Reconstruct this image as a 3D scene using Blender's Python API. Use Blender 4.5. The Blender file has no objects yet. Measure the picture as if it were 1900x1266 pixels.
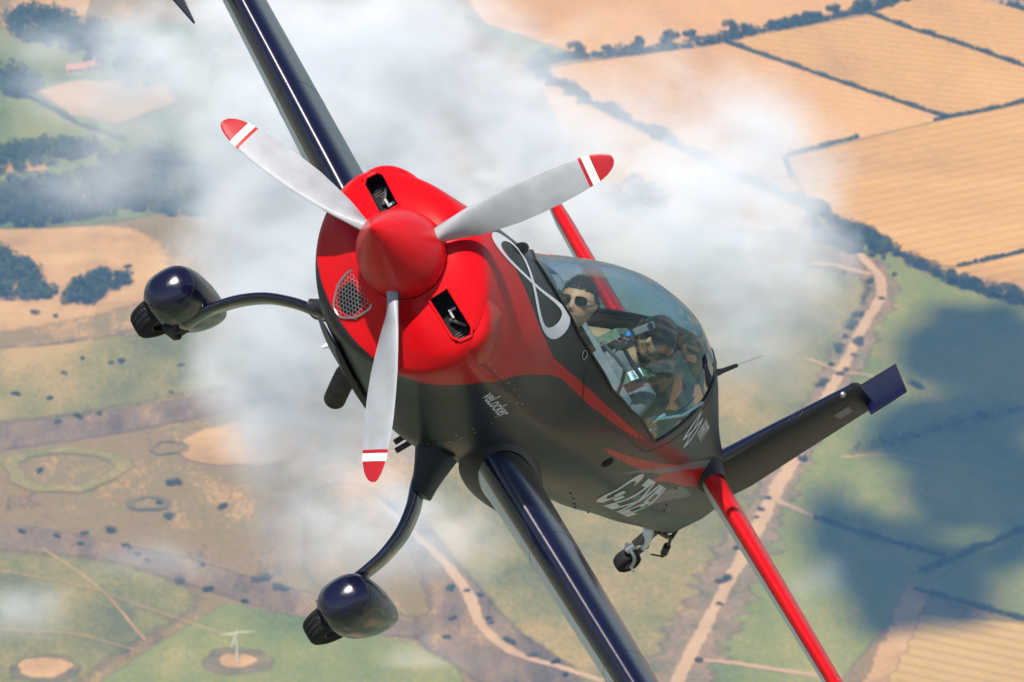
import bpy, bmesh, math, random
import numpy as np
from mathutils import Matrix, Vector
from mathutils.bvhtree import BVHTree

rnd = random.Random(7)
nrs = np.random.RandomState(11)
sc = bpy.context.scene
COL = sc.collection

# ------------------------------------------------------------------ camera
FPX, CX, CY = 13050.0, 950.0, 633.0           # focal length in pixels of the 1900 x 1266 photograph
CAM_H = 1000.0                                # metres above the ground
PITCH = math.radians(20.0)
cam_d = bpy.data.cameras.new('camera')
cam_d.sensor_width = 36.0
cam_d.lens = FPX / 1900.0 * 36.0
cam_d.clip_start = 0.5
cam_d.clip_end = 60000.0
cam_d.dof.use_dof = True
cam_d.dof.focus_distance = 31.0
cam_d.dof.aperture_fstop = 15.0
cam = bpy.data.objects.new('camera', cam_d)
COL.objects.link(cam)
cam.location = (0, 0, CAM_H)
cam.rotation_euler = (math.pi / 2 - PITCH, 0, 0)
sc.camera = cam
C_R = np.array([1., 0, 0])
C_U = np.array([0, math.sin(PITCH), math.cos(PITCH)])
C_B = np.array([0, -math.cos(PITCH), math.sin(PITCH)])
CAM_M = np.stack([C_R, C_U, C_B], 1)
CAM_P = np.array([0, 0, CAM_H])

# ------------------------------------------------------------------ light
s_cam = np.array([-.05, .64, .77]); s_cam /= np.linalg.norm(s_cam)
SUN = CAM_M @ s_cam                            # towards the sun
sun_el = math.asin(SUN[2])
sun_az = math.atan2(SUN[0], SUN[1])
world = bpy.data.worlds.new('World')
sc.world = world
world.use_nodes = True
wn = world.node_tree
for n in list(wn.nodes): wn.nodes.remove(n)
w_out = wn.nodes.new('ShaderNodeOutputWorld')
w_bg = wn.nodes.new('ShaderNodeBackground')
w_sky = wn.nodes.new('ShaderNodeTexSky')
w_sky.sky_type = 'NISHITA'
w_sky.sun_disc = False
w_sky.sun_elevation = sun_el
w_sky.sun_rotation = sun_az
w_sky.altitude = 300
w_sky.air_density = 1.0
w_sky.dust_density = .7
w_bg.inputs['Strength'].default_value = 0.072
wn.links.new(w_sky.outputs[0], w_bg.inputs['Color'])
wn.links.new(w_bg.outputs[0], w_out.inputs['Surface'])
sun_d = bpy.data.lights.new('sun', 'SUN')
sun_d.energy = 4.8
sun_d.angle = math.radians(0.55)
sun_d.color = (1.0, .955, .88)
sun = bpy.data.objects.new('sun', sun_d)
COL.objects.link(sun)
sun.rotation_euler = Vector(-SUN).to_track_quat('-Z', 'Y').to_euler()
sun.location = (0, 0, 3000)

sc.view_settings.view_transform = 'Standard'
sc.view_settings.look = 'None'
sc.view_settings.gamma = 1.0
sc.view_settings.exposure = 0.26
sc.view_settings.use_curve_mapping = False
sc.render.engine = 'CYCLES'
cy = sc.cycles
cy.use_denoising = True
try:
    cy.denoiser = 'OPENIMAGEDENOISE'
    cy.denoising_input_passes = 'RGB_ALBEDO_NORMAL'
except Exception:
    pass
cy.use_adaptive_sampling = True
cy.adaptive_threshold = 0.03
cy.max_bounces = 8
cy.diffuse_bounces = 3
cy.glossy_bounces = 4
cy.transmission_bounces = 4
cy.transparent_max_bounces = 12
cy.volume_bounces = 4
cy.volume_step_rate = 1.0
cy.volume_max_steps = 128
cy.sample_clamp_indirect = 6.0
cy.caustics_reflective = False
cy.caustics_refractive = False

# ------------------------------------------------------------------ helpers
def ground_at(u, v, z=0.0):
    """where the line of sight through photograph position (u, v) meets the level z"""
    d = CAM_M @ np.array([(u - CX) / FPX, -(v - CY) / FPX, -1.0])
    t = (z - CAM_H) / d[2]
    p = CAM_P + d * t
    return np.array([p[0], p[1], z])

def tag(o, label=None, cat=None, group=None, kind=None):
    if label: o['label'] = label
    if cat: o['category'] = cat
    if group: o['group'] = group
    if kind: o['kind'] = kind
    return o

def thing(name, label, cat, group=None, loc=(0, 0, 0)):
    o = bpy.data.objects.new(name, None)
    o.empty_display_size = .1
    COL.objects.link(o)
    o.location = loc
    return tag(o, label, cat, group)

def link_mesh(name, me, mat=None, parent=None):
    o = bpy.data.objects.new(name, me)
    COL.objects.link(o)
    if mat is not None:
        for m in (mat if isinstance(mat, (list, tuple)) else [mat]):
            me.materials.append(m)
    if parent is not None:
        o.parent = parent
    return o

def mesh(name, verts, faces, mat=None, parent=None, smooth=True, sharp=35, midx=None):
    me = bpy.data.meshes.new(name)
    me.from_pydata([tuple(map(float, v)) for v in verts], [], [tuple(int(i) for i in f) for f in faces])
    me.update()
    if midx is not None:
        me.polygons.foreach_set('material_index', np.asarray(midx, dtype=np.int32))
    fix_normals(me)
    if smooth:
        me.shade_smooth()
        if sharp: me.set_sharp_from_angle(angle=math.radians(sharp))
    return link_mesh(name, me, mat, parent)

def fix_normals(me):
    bm = bmesh.new(); bm.from_mesh(me)
    bmesh.ops.recalc_face_normals(bm, faces=bm.faces)
    bm.to_mesh(me); bm.free()

def grid_faces(nu, nv, wrap=False):
    f = []
    for i in range(nu - 1):
        for j in range(nv if wrap else nv - 1):
            k = (j + 1) % nv
            f.append((i * nv + j, i * nv + k, (i + 1) * nv + k, (i + 1) * nv + j))
    return f

def loft(name, rings, mat, parent, cap=True, wrap=True, smooth=True, sharp=35):
    rings = [np.asarray(r, float) for r in rings]
    nv = len(rings[0]); nu = len(rings)
    v = np.concatenate(rings)
    f = grid_faces(nu, nv, wrap)
    if cap and wrap:
        f.append(tuple(range(nv))); f.append(tuple(range((nu - 1) * nv, nu * nv)))
    return mesh(name, v, f, mat, parent, smooth, sharp)

def frames(path):
    P = np.asarray(path, float)
    T = np.gradient(P, axis=0); T /= np.linalg.norm(T, axis=1, keepdims=True) + 1e-12
    up = np.array([0, 0, 1.]) if abs(T[0][2]) < .9 else np.array([1., 0, 0])
    N = [np.cross(T[0], up)]; N[0] /= np.linalg.norm(N[0])
    for i in range(1, len(P)):
        n = N[-1] - T[i] * (N[-1] @ T[i]); n /= np.linalg.norm(n) + 1e-12
        N.append(n)
    N = np.array(N); B = np.cross(T, N)
    return P, T, N, B

def tube_geo(path, rad, seg=8, close_ends=True):
    P, T, N, B = frames(path)
    r = np.broadcast_to(np.asarray(rad, float), (len(P),))
    a = np.linspace(0, 2 * math.pi, seg, endpoint=False)
    v = (P[:, None] + r[:, None, None] * (np.cos(a)[None, :, None] * N[:, None] + np.sin(a)[None, :, None] * B[:, None])).reshape(-1, 3)
    f = grid_faces(len(P), seg, True)
    if close_ends:
        f.append(tuple(range(seg))); f.append(tuple(range((len(P) - 1) * seg, len(P) * seg)))
    return v, f

def tube(name, path, rad, mat, parent, seg=8, sharp=40):
    v, f = tube_geo(path, rad, seg)
    return mesh(name, v, f, mat, parent, True, sharp)

class Geo:
    def __init__(self): self.v = []; self.f = []
    def add(self, v, f):
        b = len(self.v); self.v += [tuple(x) for x in v]; self.f += [tuple(i + b for i in q) for q in f]; return self
    def box(self, c, s, R=None):
        c = np.array(c, float); s = np.array(s, float) / 2
        p = np.array([(x, y, z) for x in (-1, 1) for y in (-1, 1) for z in (-1, 1)], float) * s
        if R is not None: p = p @ np.asarray(R).T
        return self.add(p + c, [(0, 1, 3, 2), (4, 6, 7, 5), (0, 4, 5, 1), (2, 3, 7, 6), (0, 2, 6, 4), (1, 5, 7, 3)])
    def tube(self, path, rad, seg=8): return self.add(*tube_geo(path, rad, seg))
    def build(self, name, mat, parent=None, smooth=True, sharp=35, bevel=0):
        o = mesh(name, self.v, self.f, mat, parent, smooth, sharp)
        if bevel:
            m = o.modifiers.new('bevel', 'BEVEL'); m.width = bevel; m.segments = 2; m.limit_method = 'ANGLE'
        return o

def pchip(xs, ys, x):
    xs = np.asarray(xs, float); ys = np.asarray(ys, float); x = np.asarray(x, float)
    h = np.diff(xs); d = np.diff(ys) / h
    m = np.zeros_like(ys); m[0] = d[0]; m[-1] = d[-1]
    for i in range(1, len(xs) - 1):
        if d[i - 1] * d[i] > 0:
            w1 = 2 * h[i] + h[i - 1]; w2 = h[i] + 2 * h[i - 1]
            m[i] = (w1 + w2) / (w1 / d[i - 1] + w2 / d[i])
    i = np.clip(np.searchsorted(xs, x) - 1, 0, len(xs) - 2)
    t = np.clip((x - xs[i]) / h[i], 0, 1)
    return (1 + 2 * t) * (1 - t) ** 2 * ys[i] + t * (1 - t) ** 2 * h[i] * m[i] + t * t * (3 - 2 * t) * ys[i + 1] + t * t * (t - 1) * h[i] * m[i + 1]

# ------------------------------------------------------------------ materials
def new_mat(name):
    m = bpy.data.materials.new(name); m.use_nodes = True
    nt = m.node_tree
    b = nt.nodes['Principled BSDF']
    return m, nt, b

def nd(nt, t, **k):
    n = nt.nodes.new(t)
    for a, v in k.items(): setattr(n, a, v)
    return n

def noise(nt, scale, detail=4, vec=None, rough=.55):
    n = nd(nt, 'ShaderNodeTexNoise')
    n.inputs['Scale'].default_value = scale; n.inputs['Detail'].default_value = detail
    n.inputs['Roughness'].default_value = rough
    if vec is not None: nt.links.new(vec, n.inputs['Vector'])
    return n

def ramp(nt, fac, stops):
    r = nd(nt, 'ShaderNodeValToRGB')
    e = r.color_ramp.elements
    while len(e) < len(stops): e.new(.5)
    for i, (p, c) in enumerate(stops):
        e[i].position = p; e[i].color = (*c, 1) if len(c) == 3 else c
    nt.links.new(fac, r.inputs[0])
    return r

def mixc(nt, fac, a, b):
    m = nd(nt, 'ShaderNodeMix', data_type='RGBA')
    for s, v in ((0, fac), (6, a), (7, b)):
        if hasattr(v, 'links'): nt.links.new(v, m.inputs[s])
        else: m.inputs[s].default_value = v if s == 0 else (*v, 1)
    return m.outputs[2]

def coords(nt, which='Object'):
    return nd(nt, 'ShaderNodeTexCoord').outputs[which]

def paint(name, col, rough=.3, metallic=0., coat=0., var=.12, scale=6., spec=.5, dirt=.04, speck=0.):
    """painted or moulded surface: slight tone drift, uneven gloss, faint orange peel"""
    m, nt, b = new_mat(name)
    tc = coords(nt)
    n1 = noise(nt, scale, 5, tc)
    dark = tuple(c * (1 - var) for c in col); lite = tuple(min(1, c * (1 + var) + .004 * var) for c in col)
    r = ramp(nt, n1.outputs[0], [(.3, dark), (.7, lite)])
    colo = r.outputs[0]
    if speck:                                         # flies and dust
        n3 = noise(nt, 95, 2, tc, .4); n4 = noise(nt, 2.2, 3, tc)
        ml = nd(nt, 'ShaderNodeMath', operation='MULTIPLY'); nt.links.new(n3.outputs[0], ml.inputs[0]); nt.links.new(n4.outputs[0], ml.inputs[1])
        mr0 = nd(nt, 'ShaderNodeMapRange'); mr0.inputs[1].default_value = .40; mr0.inputs[2].default_value = .46; mr0.inputs[4].default_value = speck
        nt.links.new(ml.outputs[0], mr0.inputs[0])
        colo = mixc(nt, mr0.outputs[0], colo, (.30, .28, .25))
    nt.links.new(colo, b.inputs['Base Color'])
    n2 = noise(nt, scale * 9, 6, tc)
    mr = nd(nt, 'ShaderNodeMapRange')
    nt.links.new(n2.outputs[0], mr.inputs[0])
    mr.inputs[3].default_value = max(.02, rough - dirt); mr.inputs[4].default_value = rough + dirt * 2
    nt.links.new(mr.outputs[0], b.inputs['Roughness'])
    b.inputs['Metallic'].default_value = metallic
    b.inputs['Coat Weight'].default_value = coat
    b.inputs['Coat Roughness'].default_value = .12
    b.inputs['Specular IOR Level'].default_value = spec
    return m
# ------------------------------------------------------------------ the aeroplane: axes x forward, y to its left wing, z up; origin at the propeller hub
def unit(v):
    v = np.asarray(v, float); return v / np.linalg.norm(v)
_a = math.radians(17.6); _d = unit([.73, -.68])
AF = -np.array([math.sin(_a) * _d[0], math.sin(_a) * _d[1], -math.cos(_a)])
_l = np.array([.5015, -.865])
AL = unit([_l[0], _l[1], -(AF[:2] @ _l) / AF[2]])
AU = np.cross(AF, AL)
DIST = 30.0
AO = np.array([(741 - CX) * DIST / FPX, -(468 - CY) * DIST / FPX, -DIST])
A_R = CAM_M @ np.stack([AF, AL, AU], 1)
A_T = CAM_P + CAM_M @ AO
A_MW = Matrix.Identity(4)
for i in range(3):
    for j in range(3): A_MW[i][j] = A_R[i, j]
    A_MW[i][3] = A_T[i]

# materials of the aeroplane
CHAR = (.024, .024, .027); RED = (.66, .004, .008); NAVY = (.0045, .0045, .022)
M_navy = paint('navy_paint', NAVY, .20, 0, .5, .2, 3, .60, .04, .20)
M_navys = paint('navy_satin', (.007, .008, .040), .5, 0, 0, .2, 3, .12)
M_navyg = paint('navy_gloss', NAVY, .13, 0, .9, .2, 3, .8)
M_red = paint('red_paint', RED, .27, 0, .06, .07, 3, .24, .03, .16)
M_silver = paint('silver_paint', (.84, .87, .91), .36, .0, .1, .08, 3, .5, .06, .2)
M_char = paint('charcoal_paint', CHAR, .36, 0, .04, .15, 4, .2)
M_white = paint('white_vinyl', (.88, .89, .91), .35, 0, 0, .03, 20)
M_greyv = paint('grey_vinyl', (.23, .25, .26), .45, 0, 0, .06, 20)
M_black = paint('black_trim', (.008, .008, .009), .45, 0, 0, .2, 10)
M_rubber = paint('tyre_rubber', (.012, .012, .012), .75, 0, 0, .3, 30, .3)
M_alloy = paint('bare_alloy', (.5, .5, .5), .3, .9, 0, .15, 30)
M_steel = paint('dark_steel', (.09, .085, .08), .42, .8, 0, .3, 30)
M_soot = paint('sooty_exhaust', (.07, .06, .05), .6, .6, 0, .4, 30)
M_dark = paint('duct_black', (.006, .006, .006), .8, 0, 0, .3, 20)
M_inner = paint('cockpit_lining', (.15, .17, .165), .6, 0, 0, .2, 8)
M_blade = paint('propeller_blade_paint', (.36, .37, .39), .38, 0, .1, .14, 9, .5, .08, .35)
M_bladered = paint('propeller_tip_red', (.42, .012, .016), .36, 0, .1, .08, 6)
M_screw = paint('screw_heads', (.55, .55, .54), .35, .85, 0, .2, 60)

ST = np.array([
# x     w     zt    zb     zc    nu   nl  ch
(-.095, .190, .190, -.190, .000, 2.0, 2.0, 0),
(-.105, .230, .222, -.205, .000, 2.0, 2.0, 0),
(-.125, .300, .260, -.225, .000, 1.9, 2.0, 0),
(-.16,  .385, .296, -.262, -.005, 1.80, 1.9, 0),
(-.21,  .456, .320, -.325, -.010, 1.72, 1.88, 0),
(-.28,  .485, .340, -.425, -.020, 1.57, 1.92, 0),
(-.38,  .493, .358, -.463, -.020, 1.46, 1.84, 0),
(-.60,  .488, .374, -.497, -.020, 1.45, 2.0, 0),
(-.85,  .485, .385, -.530, -.020, 1.53, 2.3, 0),
(-1.05, .482, .392, -.552, -.020, 1.56, 2.6, 0),
(-1.35, .475, .420, -.575, -.020, 1.46, 3.2, 0),
(-1.60, .470, .479, -.570, -.020, 1.37, 3.4, .02),
(-1.85, .466, .550, -.545, -.020, 1.40, 3.4, .05),
(-2.15, .462, .633, -.505, -.020, 1.58, 3.4, .08),
(-2.50, .455, .695, -.470, -.020, 1.86, 3.4, .12),
(-2.85, .443, .733, -.435, -.020, 2.05, 3.5, .16),
(-3.20, .424, .748, -.402, -.020, 2.0, 3.6, .20),
(-3.65, .385, .713, -.370, -.020, 1.9, 3.8, .21),
(-4.00, .350, .665, -.345, -.018, 1.75, 4., .22),
(-4.25, .320, .622, -.324, -.015, 1.65, 4., .24),
(-4.60, .277, .550, -.295, -.010, 1.55, 4., .28),
(-5.12, .210, .440, -.256, .000, 1.5, 4., .31),
(-5.60, .140, .360, -.204, .020, 1.5, 4., .33),
(-6.20, .050, .280, -.144, .060, 1.5, 4., .35)])
SX = -ST[:, 0]
_TX = np.concatenate([np.linspace(.095, .4, 400), np.linspace(.4005, 6.2, 1200)])
_TT = np.stack([pchip(SX, ST[:, k], _TX) for k in range(1, 8)], 1)
_pc = {}
def fus_par(x):
    q = _pc.get(x)
    if q is None:
        q = _pc[x] = [float(np.interp(-x, _TX, _TT[:, k])) for k in range(7)]
    return q
def section(x, ph):
    """point(s) of the skin at station x and section angle ph (0 = left side, 90 deg = top)"""
    w, zt, zb, zc, nu, nl, ch = fus_par(x)
    ph = np.asarray(ph, float)
    c, s = np.cos(ph), np.sin(ph)
    n = np.where(s >= 0, nu, nl); h = np.where(s >= 0, zt - zc, zc - zb)
    e = np.abs(s) ** (2 / n)
    y = w * np.sign(c) * np.abs(c) ** (2 / n) * np.where(s < 0, 1 - ch * e, 1)
    z = zc + h * np.sign(s) * e
    return np.stack([np.full_like(y, x), y, z], -1)
def skin(x, deg, off=0.):
    a = math.radians(deg)
    p = section(x, a)
    e = .004
    n = np.cross(section(x + e, a) - section(x - e, a), section(x, a + .01) - section(x, a - .01))
    n = n / (np.linalg.norm(n) + 1e-12)
    if n @ np.array([0, p[1], p[2]]) < 0: n = -n
    return p + n * off
def skin_z(x, z, off=0.):
    """left-side skin point at station x and height z"""
    lo, hi = -89., 89.
    for _ in range(26):
        m = (lo + hi) / 2
        if section(x, math.radians(m))[2] < z: lo = m
        else: hi = m
    return skin(x, (lo + hi) / 2, off)

# canopy opening: section angle of the rim along the fuselage
RIM_F = [(-1.10, 90), (-1.115, 88), (-1.137, 85), (-1.22, 77.5), (-1.388, 67.5), (-1.683, 52.5), (-1.949, 43.5), (-2.229, 34.2), (-2.6, 27.8), (-3.0, 24.4), (-3.30, 23.0)]
RIM_R = [(-3.30, 23.0), (-3.42, 30), (-3.556, 40.5), (-3.686, 53.5), (-3.768, 67.5), (-3.80, 80), (-3.808, 90)]
def rim_deg(x):
    if x >= -1.10 or x <= -3.808: return 90.
    T = RIM_F if x > -3.30 else RIM_R
    return float(np.interp(-x, [-t[0] for t in T], [t[1] for t in T]))

STN = np.unique(np.round(np.concatenate([
    np.linspace(-.095, -.30, 26), np.linspace(-.30, -.94, 34), np.linspace(-.95, -1.08, 8), np.linspace(-1.09, -1.25, 20), np.linspace(-1.25, -3.2, 70),
    np.linspace(-3.2, -3.84, 60), np.linspace(-3.84, -6.2, 74), [-1.10, -3.30, -3.808]]), 4))[::-1]

aero = thing('aerobatic_aeroplane', 'red and charcoal two-seat aerobatic propeller aeroplane with navy wings, banking steeply over fields', 'aeroplane')
aero.matrix_world = A_MW

# paint: red nose boundary as station against section angle, the same on both sides
RB_A = [-90, -79, -61.5, -47, -36, -26, -15, -8, 0, 10, 19.5, 26.2, 31.5, 35, 38.2, 42.7, 48, 57, 67.5, 78, 86, 90]
RB_X = [-.255, -.255, -.265, -.295, -.384, -.458, -.517, -.59, -.679, -.82, -.974, -1.196, -1.48, -1.60, -1.506, -1.314, -1.107, -.886, -.679, -.458, -.37, -.355]
def fold(deg):
    d = ((deg + 180) % 360) - 180
    if d > 90: d = 180 - d
    if d < -90: d = -180 - d
    return d
def poly_band(x, z, top, bot):
    """signed cover of the band between two height curves"""
    xt = [-p[0] for p in top]; xb = [-p[0] for p in bot]
    if -x < xt[0] or -x > xt[-1]: return -1.
    return min(np.interp(-x, xt, [p[1] for p in top]) - z, z - np.interp(-x, xb, [p[1] for p in bot]))
def red_value(x, deg, p):
    d = fold(deg)
    v = x - float(np.interp(d, RB_A, RB_X))
    z = p[2]
    if d > -60:
        v = max(v, 6 * poly_band(x, z, [(-1.5, .221), (-1.7, .227), (-2.07, .244), (-2.51, .257), (-3.06, .262)], [(-1.5, .168), (-1.68, .188), (-2.07, .196), (-2.51, .218), (-3.06, .244)]))
        v = max(v, 6 * poly_band(x, z, [(-2.72, .112), (-3.05, .140), (-3.35, .168), (-4.16, .236), (-5.3, .31)], [(-2.72, .092), (-3.05, .108), (-3.62, .130), (-4.3, .185), (-5.3, .285)]))
        v = max(v, 6 * poly_band(x, z, [(-3.95, .10), (-4.3, .205), (-4.75, .235), (-5.4, .262)], [(-3.95, .095), (-4.4, .150), (-4.75, .160), (-5.4, .20)]))
        v = max(v, 6 * poly_band(x, z, [(-4.05, -.075), (-4.45, .025), (-4.9, .135), (-5.0, .125)], [(-4.05, -.08), (-4.45, -.04), (-4.9, .075), (-5.0, .12)]))
    return v
def grey_value(x, deg, p):
    z = p[2]; d = fold(deg)
    if d < -60: return -1.
    v = poly_band(x, z, [(-3.2, .016), (-3.65, .140), (-4.1, .215), (-4.6, .285), (-5.5, .372)], [(-3.2, .012), (-3.65, .115), (-4.1, .175), (-4.6, .240), (-5.5, .33)])
    v = max(v, poly_band(x, z, [(-4.0, -.02), (-4.5, .085), (-4.85, .165), (-5.3, .15)], [(-4.0, -.03), (-4.5, -.02), (-4.85, .07), (-5.3, .14)]))
    return v * 6

# skin
NV = 145
verts = []; red_a = []; grey_a = []
for x in STN:
    r = rim_deg(x)
    half = np.linspace(0, 1, (NV + 1) // 2)
    degs_l = r - (r + 90) * half                       # rim down to the keel, left
    degs = np.concatenate([degs_l, (-180 - degs_l)[::-1][1:]])
    P = section(x, np.radians(degs))
    for d, p in zip(degs, P):
        verts.append(p); red_a.append(red_value(x, d, p)); grey_a.append(grey_value(x, d, p))
faces = grid_faces(len(STN), NV)
me = bpy.data.meshes.new('fuselage')
me.from_pydata([tuple(map(float, v)) for v in verts], [], faces)
for nm, arr in (('red', red_a), ('grey', grey_a)):
    at = me.attributes.new(nm, 'FLOAT', 'POINT'); at.data.foreach_set('value', np.asarray(arr, dtype=np.float32))
bm = bmesh.new(); bm.from_mesh(me)
bmesh.ops.remove_doubles(bm, verts=bm.verts, dist=.0006)
# engine air inlets are real openings with walls
def cut_open(sel, planes, inside, depth):
    for co, no in planes:
        fs = [f for f in bm.faces if sel(f.calc_center_median())]
        g = set(fs)
        for f in fs: g.update(f.edges); g.update(f.verts)
        bmesh.ops.bisect_plane(bm, geom=list(g), plane_co=co, plane_no=no, dist=1e-5)
    dead = [f for f in bm.faces if sel(f.calc_center_median()) and inside(f.calc_center_median())]
    bmesh.ops.delete(bm, geom=dead, context='FACES')
INL = (.215, .425, -.004, .092)
for sgn in (1, -1):
    sel = lambda c, s=sgn: c.x > -.36 and c.y * s > .12 and -.08 < c.z < .17
    y0, y1, z0, z1 = INL
    cut_open(sel, [((0, sgn * y0, 0), (0, 1, 0)), ((0, sgn * y1, 0), (0, 1, 0)), ((0, 0, z0), (0, 0, 1)), ((0, 0, z1), (0, 0, 1)),
                   ((0, sgn * (y1 - .02), z1), (0, sgn * .7, .7)), ((0, sgn * (y1 - .02), z0), (0, sgn * .7, -.7))],
             lambda c, s=sgn: y0 < c.y * s < y1 and z0 < c.z < z1, .1)
bmesh.ops.recalc_face_normals(bm, faces=bm.faces)
bm.to_mesh(me); bm.free()
me.shade_smooth(); me.set_sharp_from_angle(angle=math.radians(50))
m, nt, b = new_mat('fuselage_paint')
tc = coords(nt)
n1 = noise(nt, 5, 6, tc); n2 = noise(nt, 60, 5, tc)
base = ramp(nt, n1.outputs[0], [(.3, tuple(c * .8 for c in CHAR)), (.7, tuple(c * 1.2 for c in CHAR))]).outputs[0]
redc = ramp(nt, n1.outputs[0], [(.3, tuple(c * .93 for c in RED)), (.7, tuple(c * 1.06 for c in RED))]).outputs[0]
def maskof(nm):
    a = nd(nt, 'ShaderNodeAttribute', attribute_name=nm)
    r = nd(nt, 'ShaderNodeMapRange'); r.inputs[1].default_value = -.003; r.inputs[2].default_value = .003
    nt.links.new(a.outputs['Fac'], r.inputs[0]); return r.outputs[0]
c1 = mixc(nt, maskof('red'), base, redc)
c2 = mixc(nt, maskof('grey'), c1, (.20, .215, .22))
nt.links.new(c2, b.inputs['Base Color'])
mr = nd(nt, 'ShaderNodeMapRange'); mr.inputs[3].default_value = .24; mr.inputs[4].default_value = .38
nt.links.new(n2.outputs[0], mr.inputs[0]); nt.links.new(mr.outputs[0], b.inputs['Roughness'])
b.inputs['Coat Weight'].default_value = .10; b.inputs['Coat Roughness'].default_value = .08; b.inputs['Specular IOR Level'].default_value = .2; b.inputs['IOR'].default_value = 1.4
fus = link_mesh('fuselage', me, m, aero)

# inlet ducts: walls, back plate, lip and the finned baffle seen inside
for sgn in (1, -1):
    y0, y1, z0, z1 = INL
    duct = []
    g = Geo(); gb = Geo()
    pts = [(y0, z0), (y1 - .028, z0), (y1, z0 + .022), (y1, z1 - .022), (y1 - .028, z1), (y0, z1)]
    ring_f = []; ring_b = []
    for (yy, zz) in pts:
        lo, hi = -.50, -.096                                          # find the skin station at this y,z
        for _ in range(24):
            mid = (lo + hi) / 2
            w, zt, zb, zc, nu, nl, ch = fus_par(mid)
            n_ = nu if zz >= zc else nl; h_ = (zt - zc) if zz >= zc else (zc - zb)
            if (yy / w) ** n_ + (abs(zz - zc) / h_) ** n_ > 1: hi = mid
            else: lo = mid
        ring_f.append((lo, sgn * yy, zz)); ring_b.append((lo - .13, sgn * (yy * .97), zz))
    g.add(ring_f + ring_b, [(i, (i + 1) % 6, 6 + (i + 1) % 6, 6 + i) for i in range(6)])
    inl = g.build('air_inlet', M_dark, fus, False)
    gb.add([(p[0] + .006, p[1], p[2]) for p in ring_b], [tuple(range(6))])
    gb.build('inlet_baffle', M_dark, fus, False)
    gf = Geo()
    for k in range(9):
        gf.box((-.30 - .006 * k * .2, sgn * (.30 + .012 * k), .03), (.05, .004, .055))
    gf.build('cylinder_fins', M_steel, fus, False)
    gf = Geo(); gf.box((-.22, sgn * .275, .052), (.012, .012, .034)); gf.box((-.22, sgn * .292, .04), (.012, .036, .010)); gf.tube([(-.24, sgn * .30, .02), (-.24, sgn * .36, .07)], .008, 6)
    gf.build('engine_fitting', M_alloy, fus, False)
    lip = [np.array(p) + np.array([.003, 0, 0]) for p in ring_f]
    path = []
    for i in range(6):
        for t in np.linspace(0, 1, 5)[:-1]: path.append(lip[i] * (1 - t) + lip[(i + 1) % 6] * t)
    path.append(path[0])
    tube('inlet_lip', path, .007, M_red, fus, 8)

# cheek fairings behind the inlets
for sgn in (1, -1):
    rings = []
    for t in np.linspace(0, 1, 18):
        x = -.205 - .30 * t
        k = math.sin(math.pi * min(1, t * 1.0) ** .62) ** .75 if 0 < t < 1 else 0
        row = []
        for q in np.linspace(0, 1, 13):
            deg = 9 + 36 * q
            bump = .034 * k * math.sin(math.pi * q) ** .9
            p = skin(x, deg if sgn > 0 else 180 - deg, bump - .003)
            row.append(p)
        rings.append(row)
    v = np.concatenate(rings)
    mesh('cheek_fairing', v, grid_faces(18, 13), M_red, fus, True, None)

# chin air intake with hexagonal mesh
def chin(y, t, off=0.):
    """t 0..1 from upper to lower edge of the intake"""
    return np.array([-.150 - .125 * t ** 1.3 + off + .015 * (1 - (y / .1) ** 2), y, -.205 - .185 * t])
fr = []
outl = [(-.062, 0), (.062, 0), (.098, .18), (.086, .62), (.03, 1.0), (-.03, 1.0), (-.086, .62), (-.098, .18)]
op = []
for i in range(8):
    a_, b_ = np.array(outl[i]), np.array(outl[(i + 1) % 8])
    for t in np.linspace(0, 1, 6)[:-1]: op.append(a_ * (1 - t) + b_ * t)
op = np.array(op)
for _ in range(2): op = (np.roll(op, 1, 0) + op * 2 + np.roll(op, -1, 0)) / 4
path = [chin(y, t, .012) for y, t in op] + [chin(*op[0], .012)] + [chin(*op[1], .012)]
tube('intake_rim', path, .0055, M_alloy, fus, 8)
rim_w = np.array([chin(y, t, .010) for y, t in op]); rim_b = np.array([chin(y * .98, t, -.05) for y, t in op])
n_ = len(op)
mesh('intake_wall', np.concatenate([rim_w, rim_b]), [(i, (i + 1) % n_, n_ + (i + 1) % n_, n_ + i) for i in range(n_)], M_red, fus)
vv = [chin(0, .5, .004)] + [chin(y * .97, .5 + (t - .5) * .97, -.002) for y, t in op]
mesh('intake_floor', vv, [(0, 1 + i, 1 + (i + 1) % n_) for i in range(n_)], M_red, fus, False)
vv = [chin(0, .5, .007)] + [chin(.064 * math.cos(a), .5 + .36 * math.sin(a), .0055) for a in np.linspace(0, 2 * math.pi, 24, endpoint=False)]
mesh('intake_throat', vv, [(0, 1 + i, 1 + (i + 1) % 24) for i in range(24)], M_dark, fus, False)
def inside_poly(y, t):
    c = False; n = len(op)
    for i in range(n):
        (a0, a1), (b0, b1) = op[i], op[(i + 1) % n]
        if (a1 > t) != (b1 > t) and y < (b0 - a0) * (t - a1) / (b1 - a1) + a0: c = not c
    return c
g = Geo(); hs = .0105
for r_ in range(-9, 12):
    for q_ in range(-9, 10):
        y = hs * 1.5 * q_; z = hs * math.sqrt(3) * (r_ + (q_ % 2) / 2)
        t = .5 + z / .185
        if not inside_poly(y, t): continue
        cs = [chin(y + hs * math.cos(k * math.pi / 3), t + hs * math.sin(k * math.pi / 3) / .185, .0135) for k in range(4)]
        for a_, b_ in zip(cs[:-1], cs[1:]): g.tube([a_, b_], .0012, 4)
g.build('hexagonal_grille', M_alloy, fus, True, None)

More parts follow.
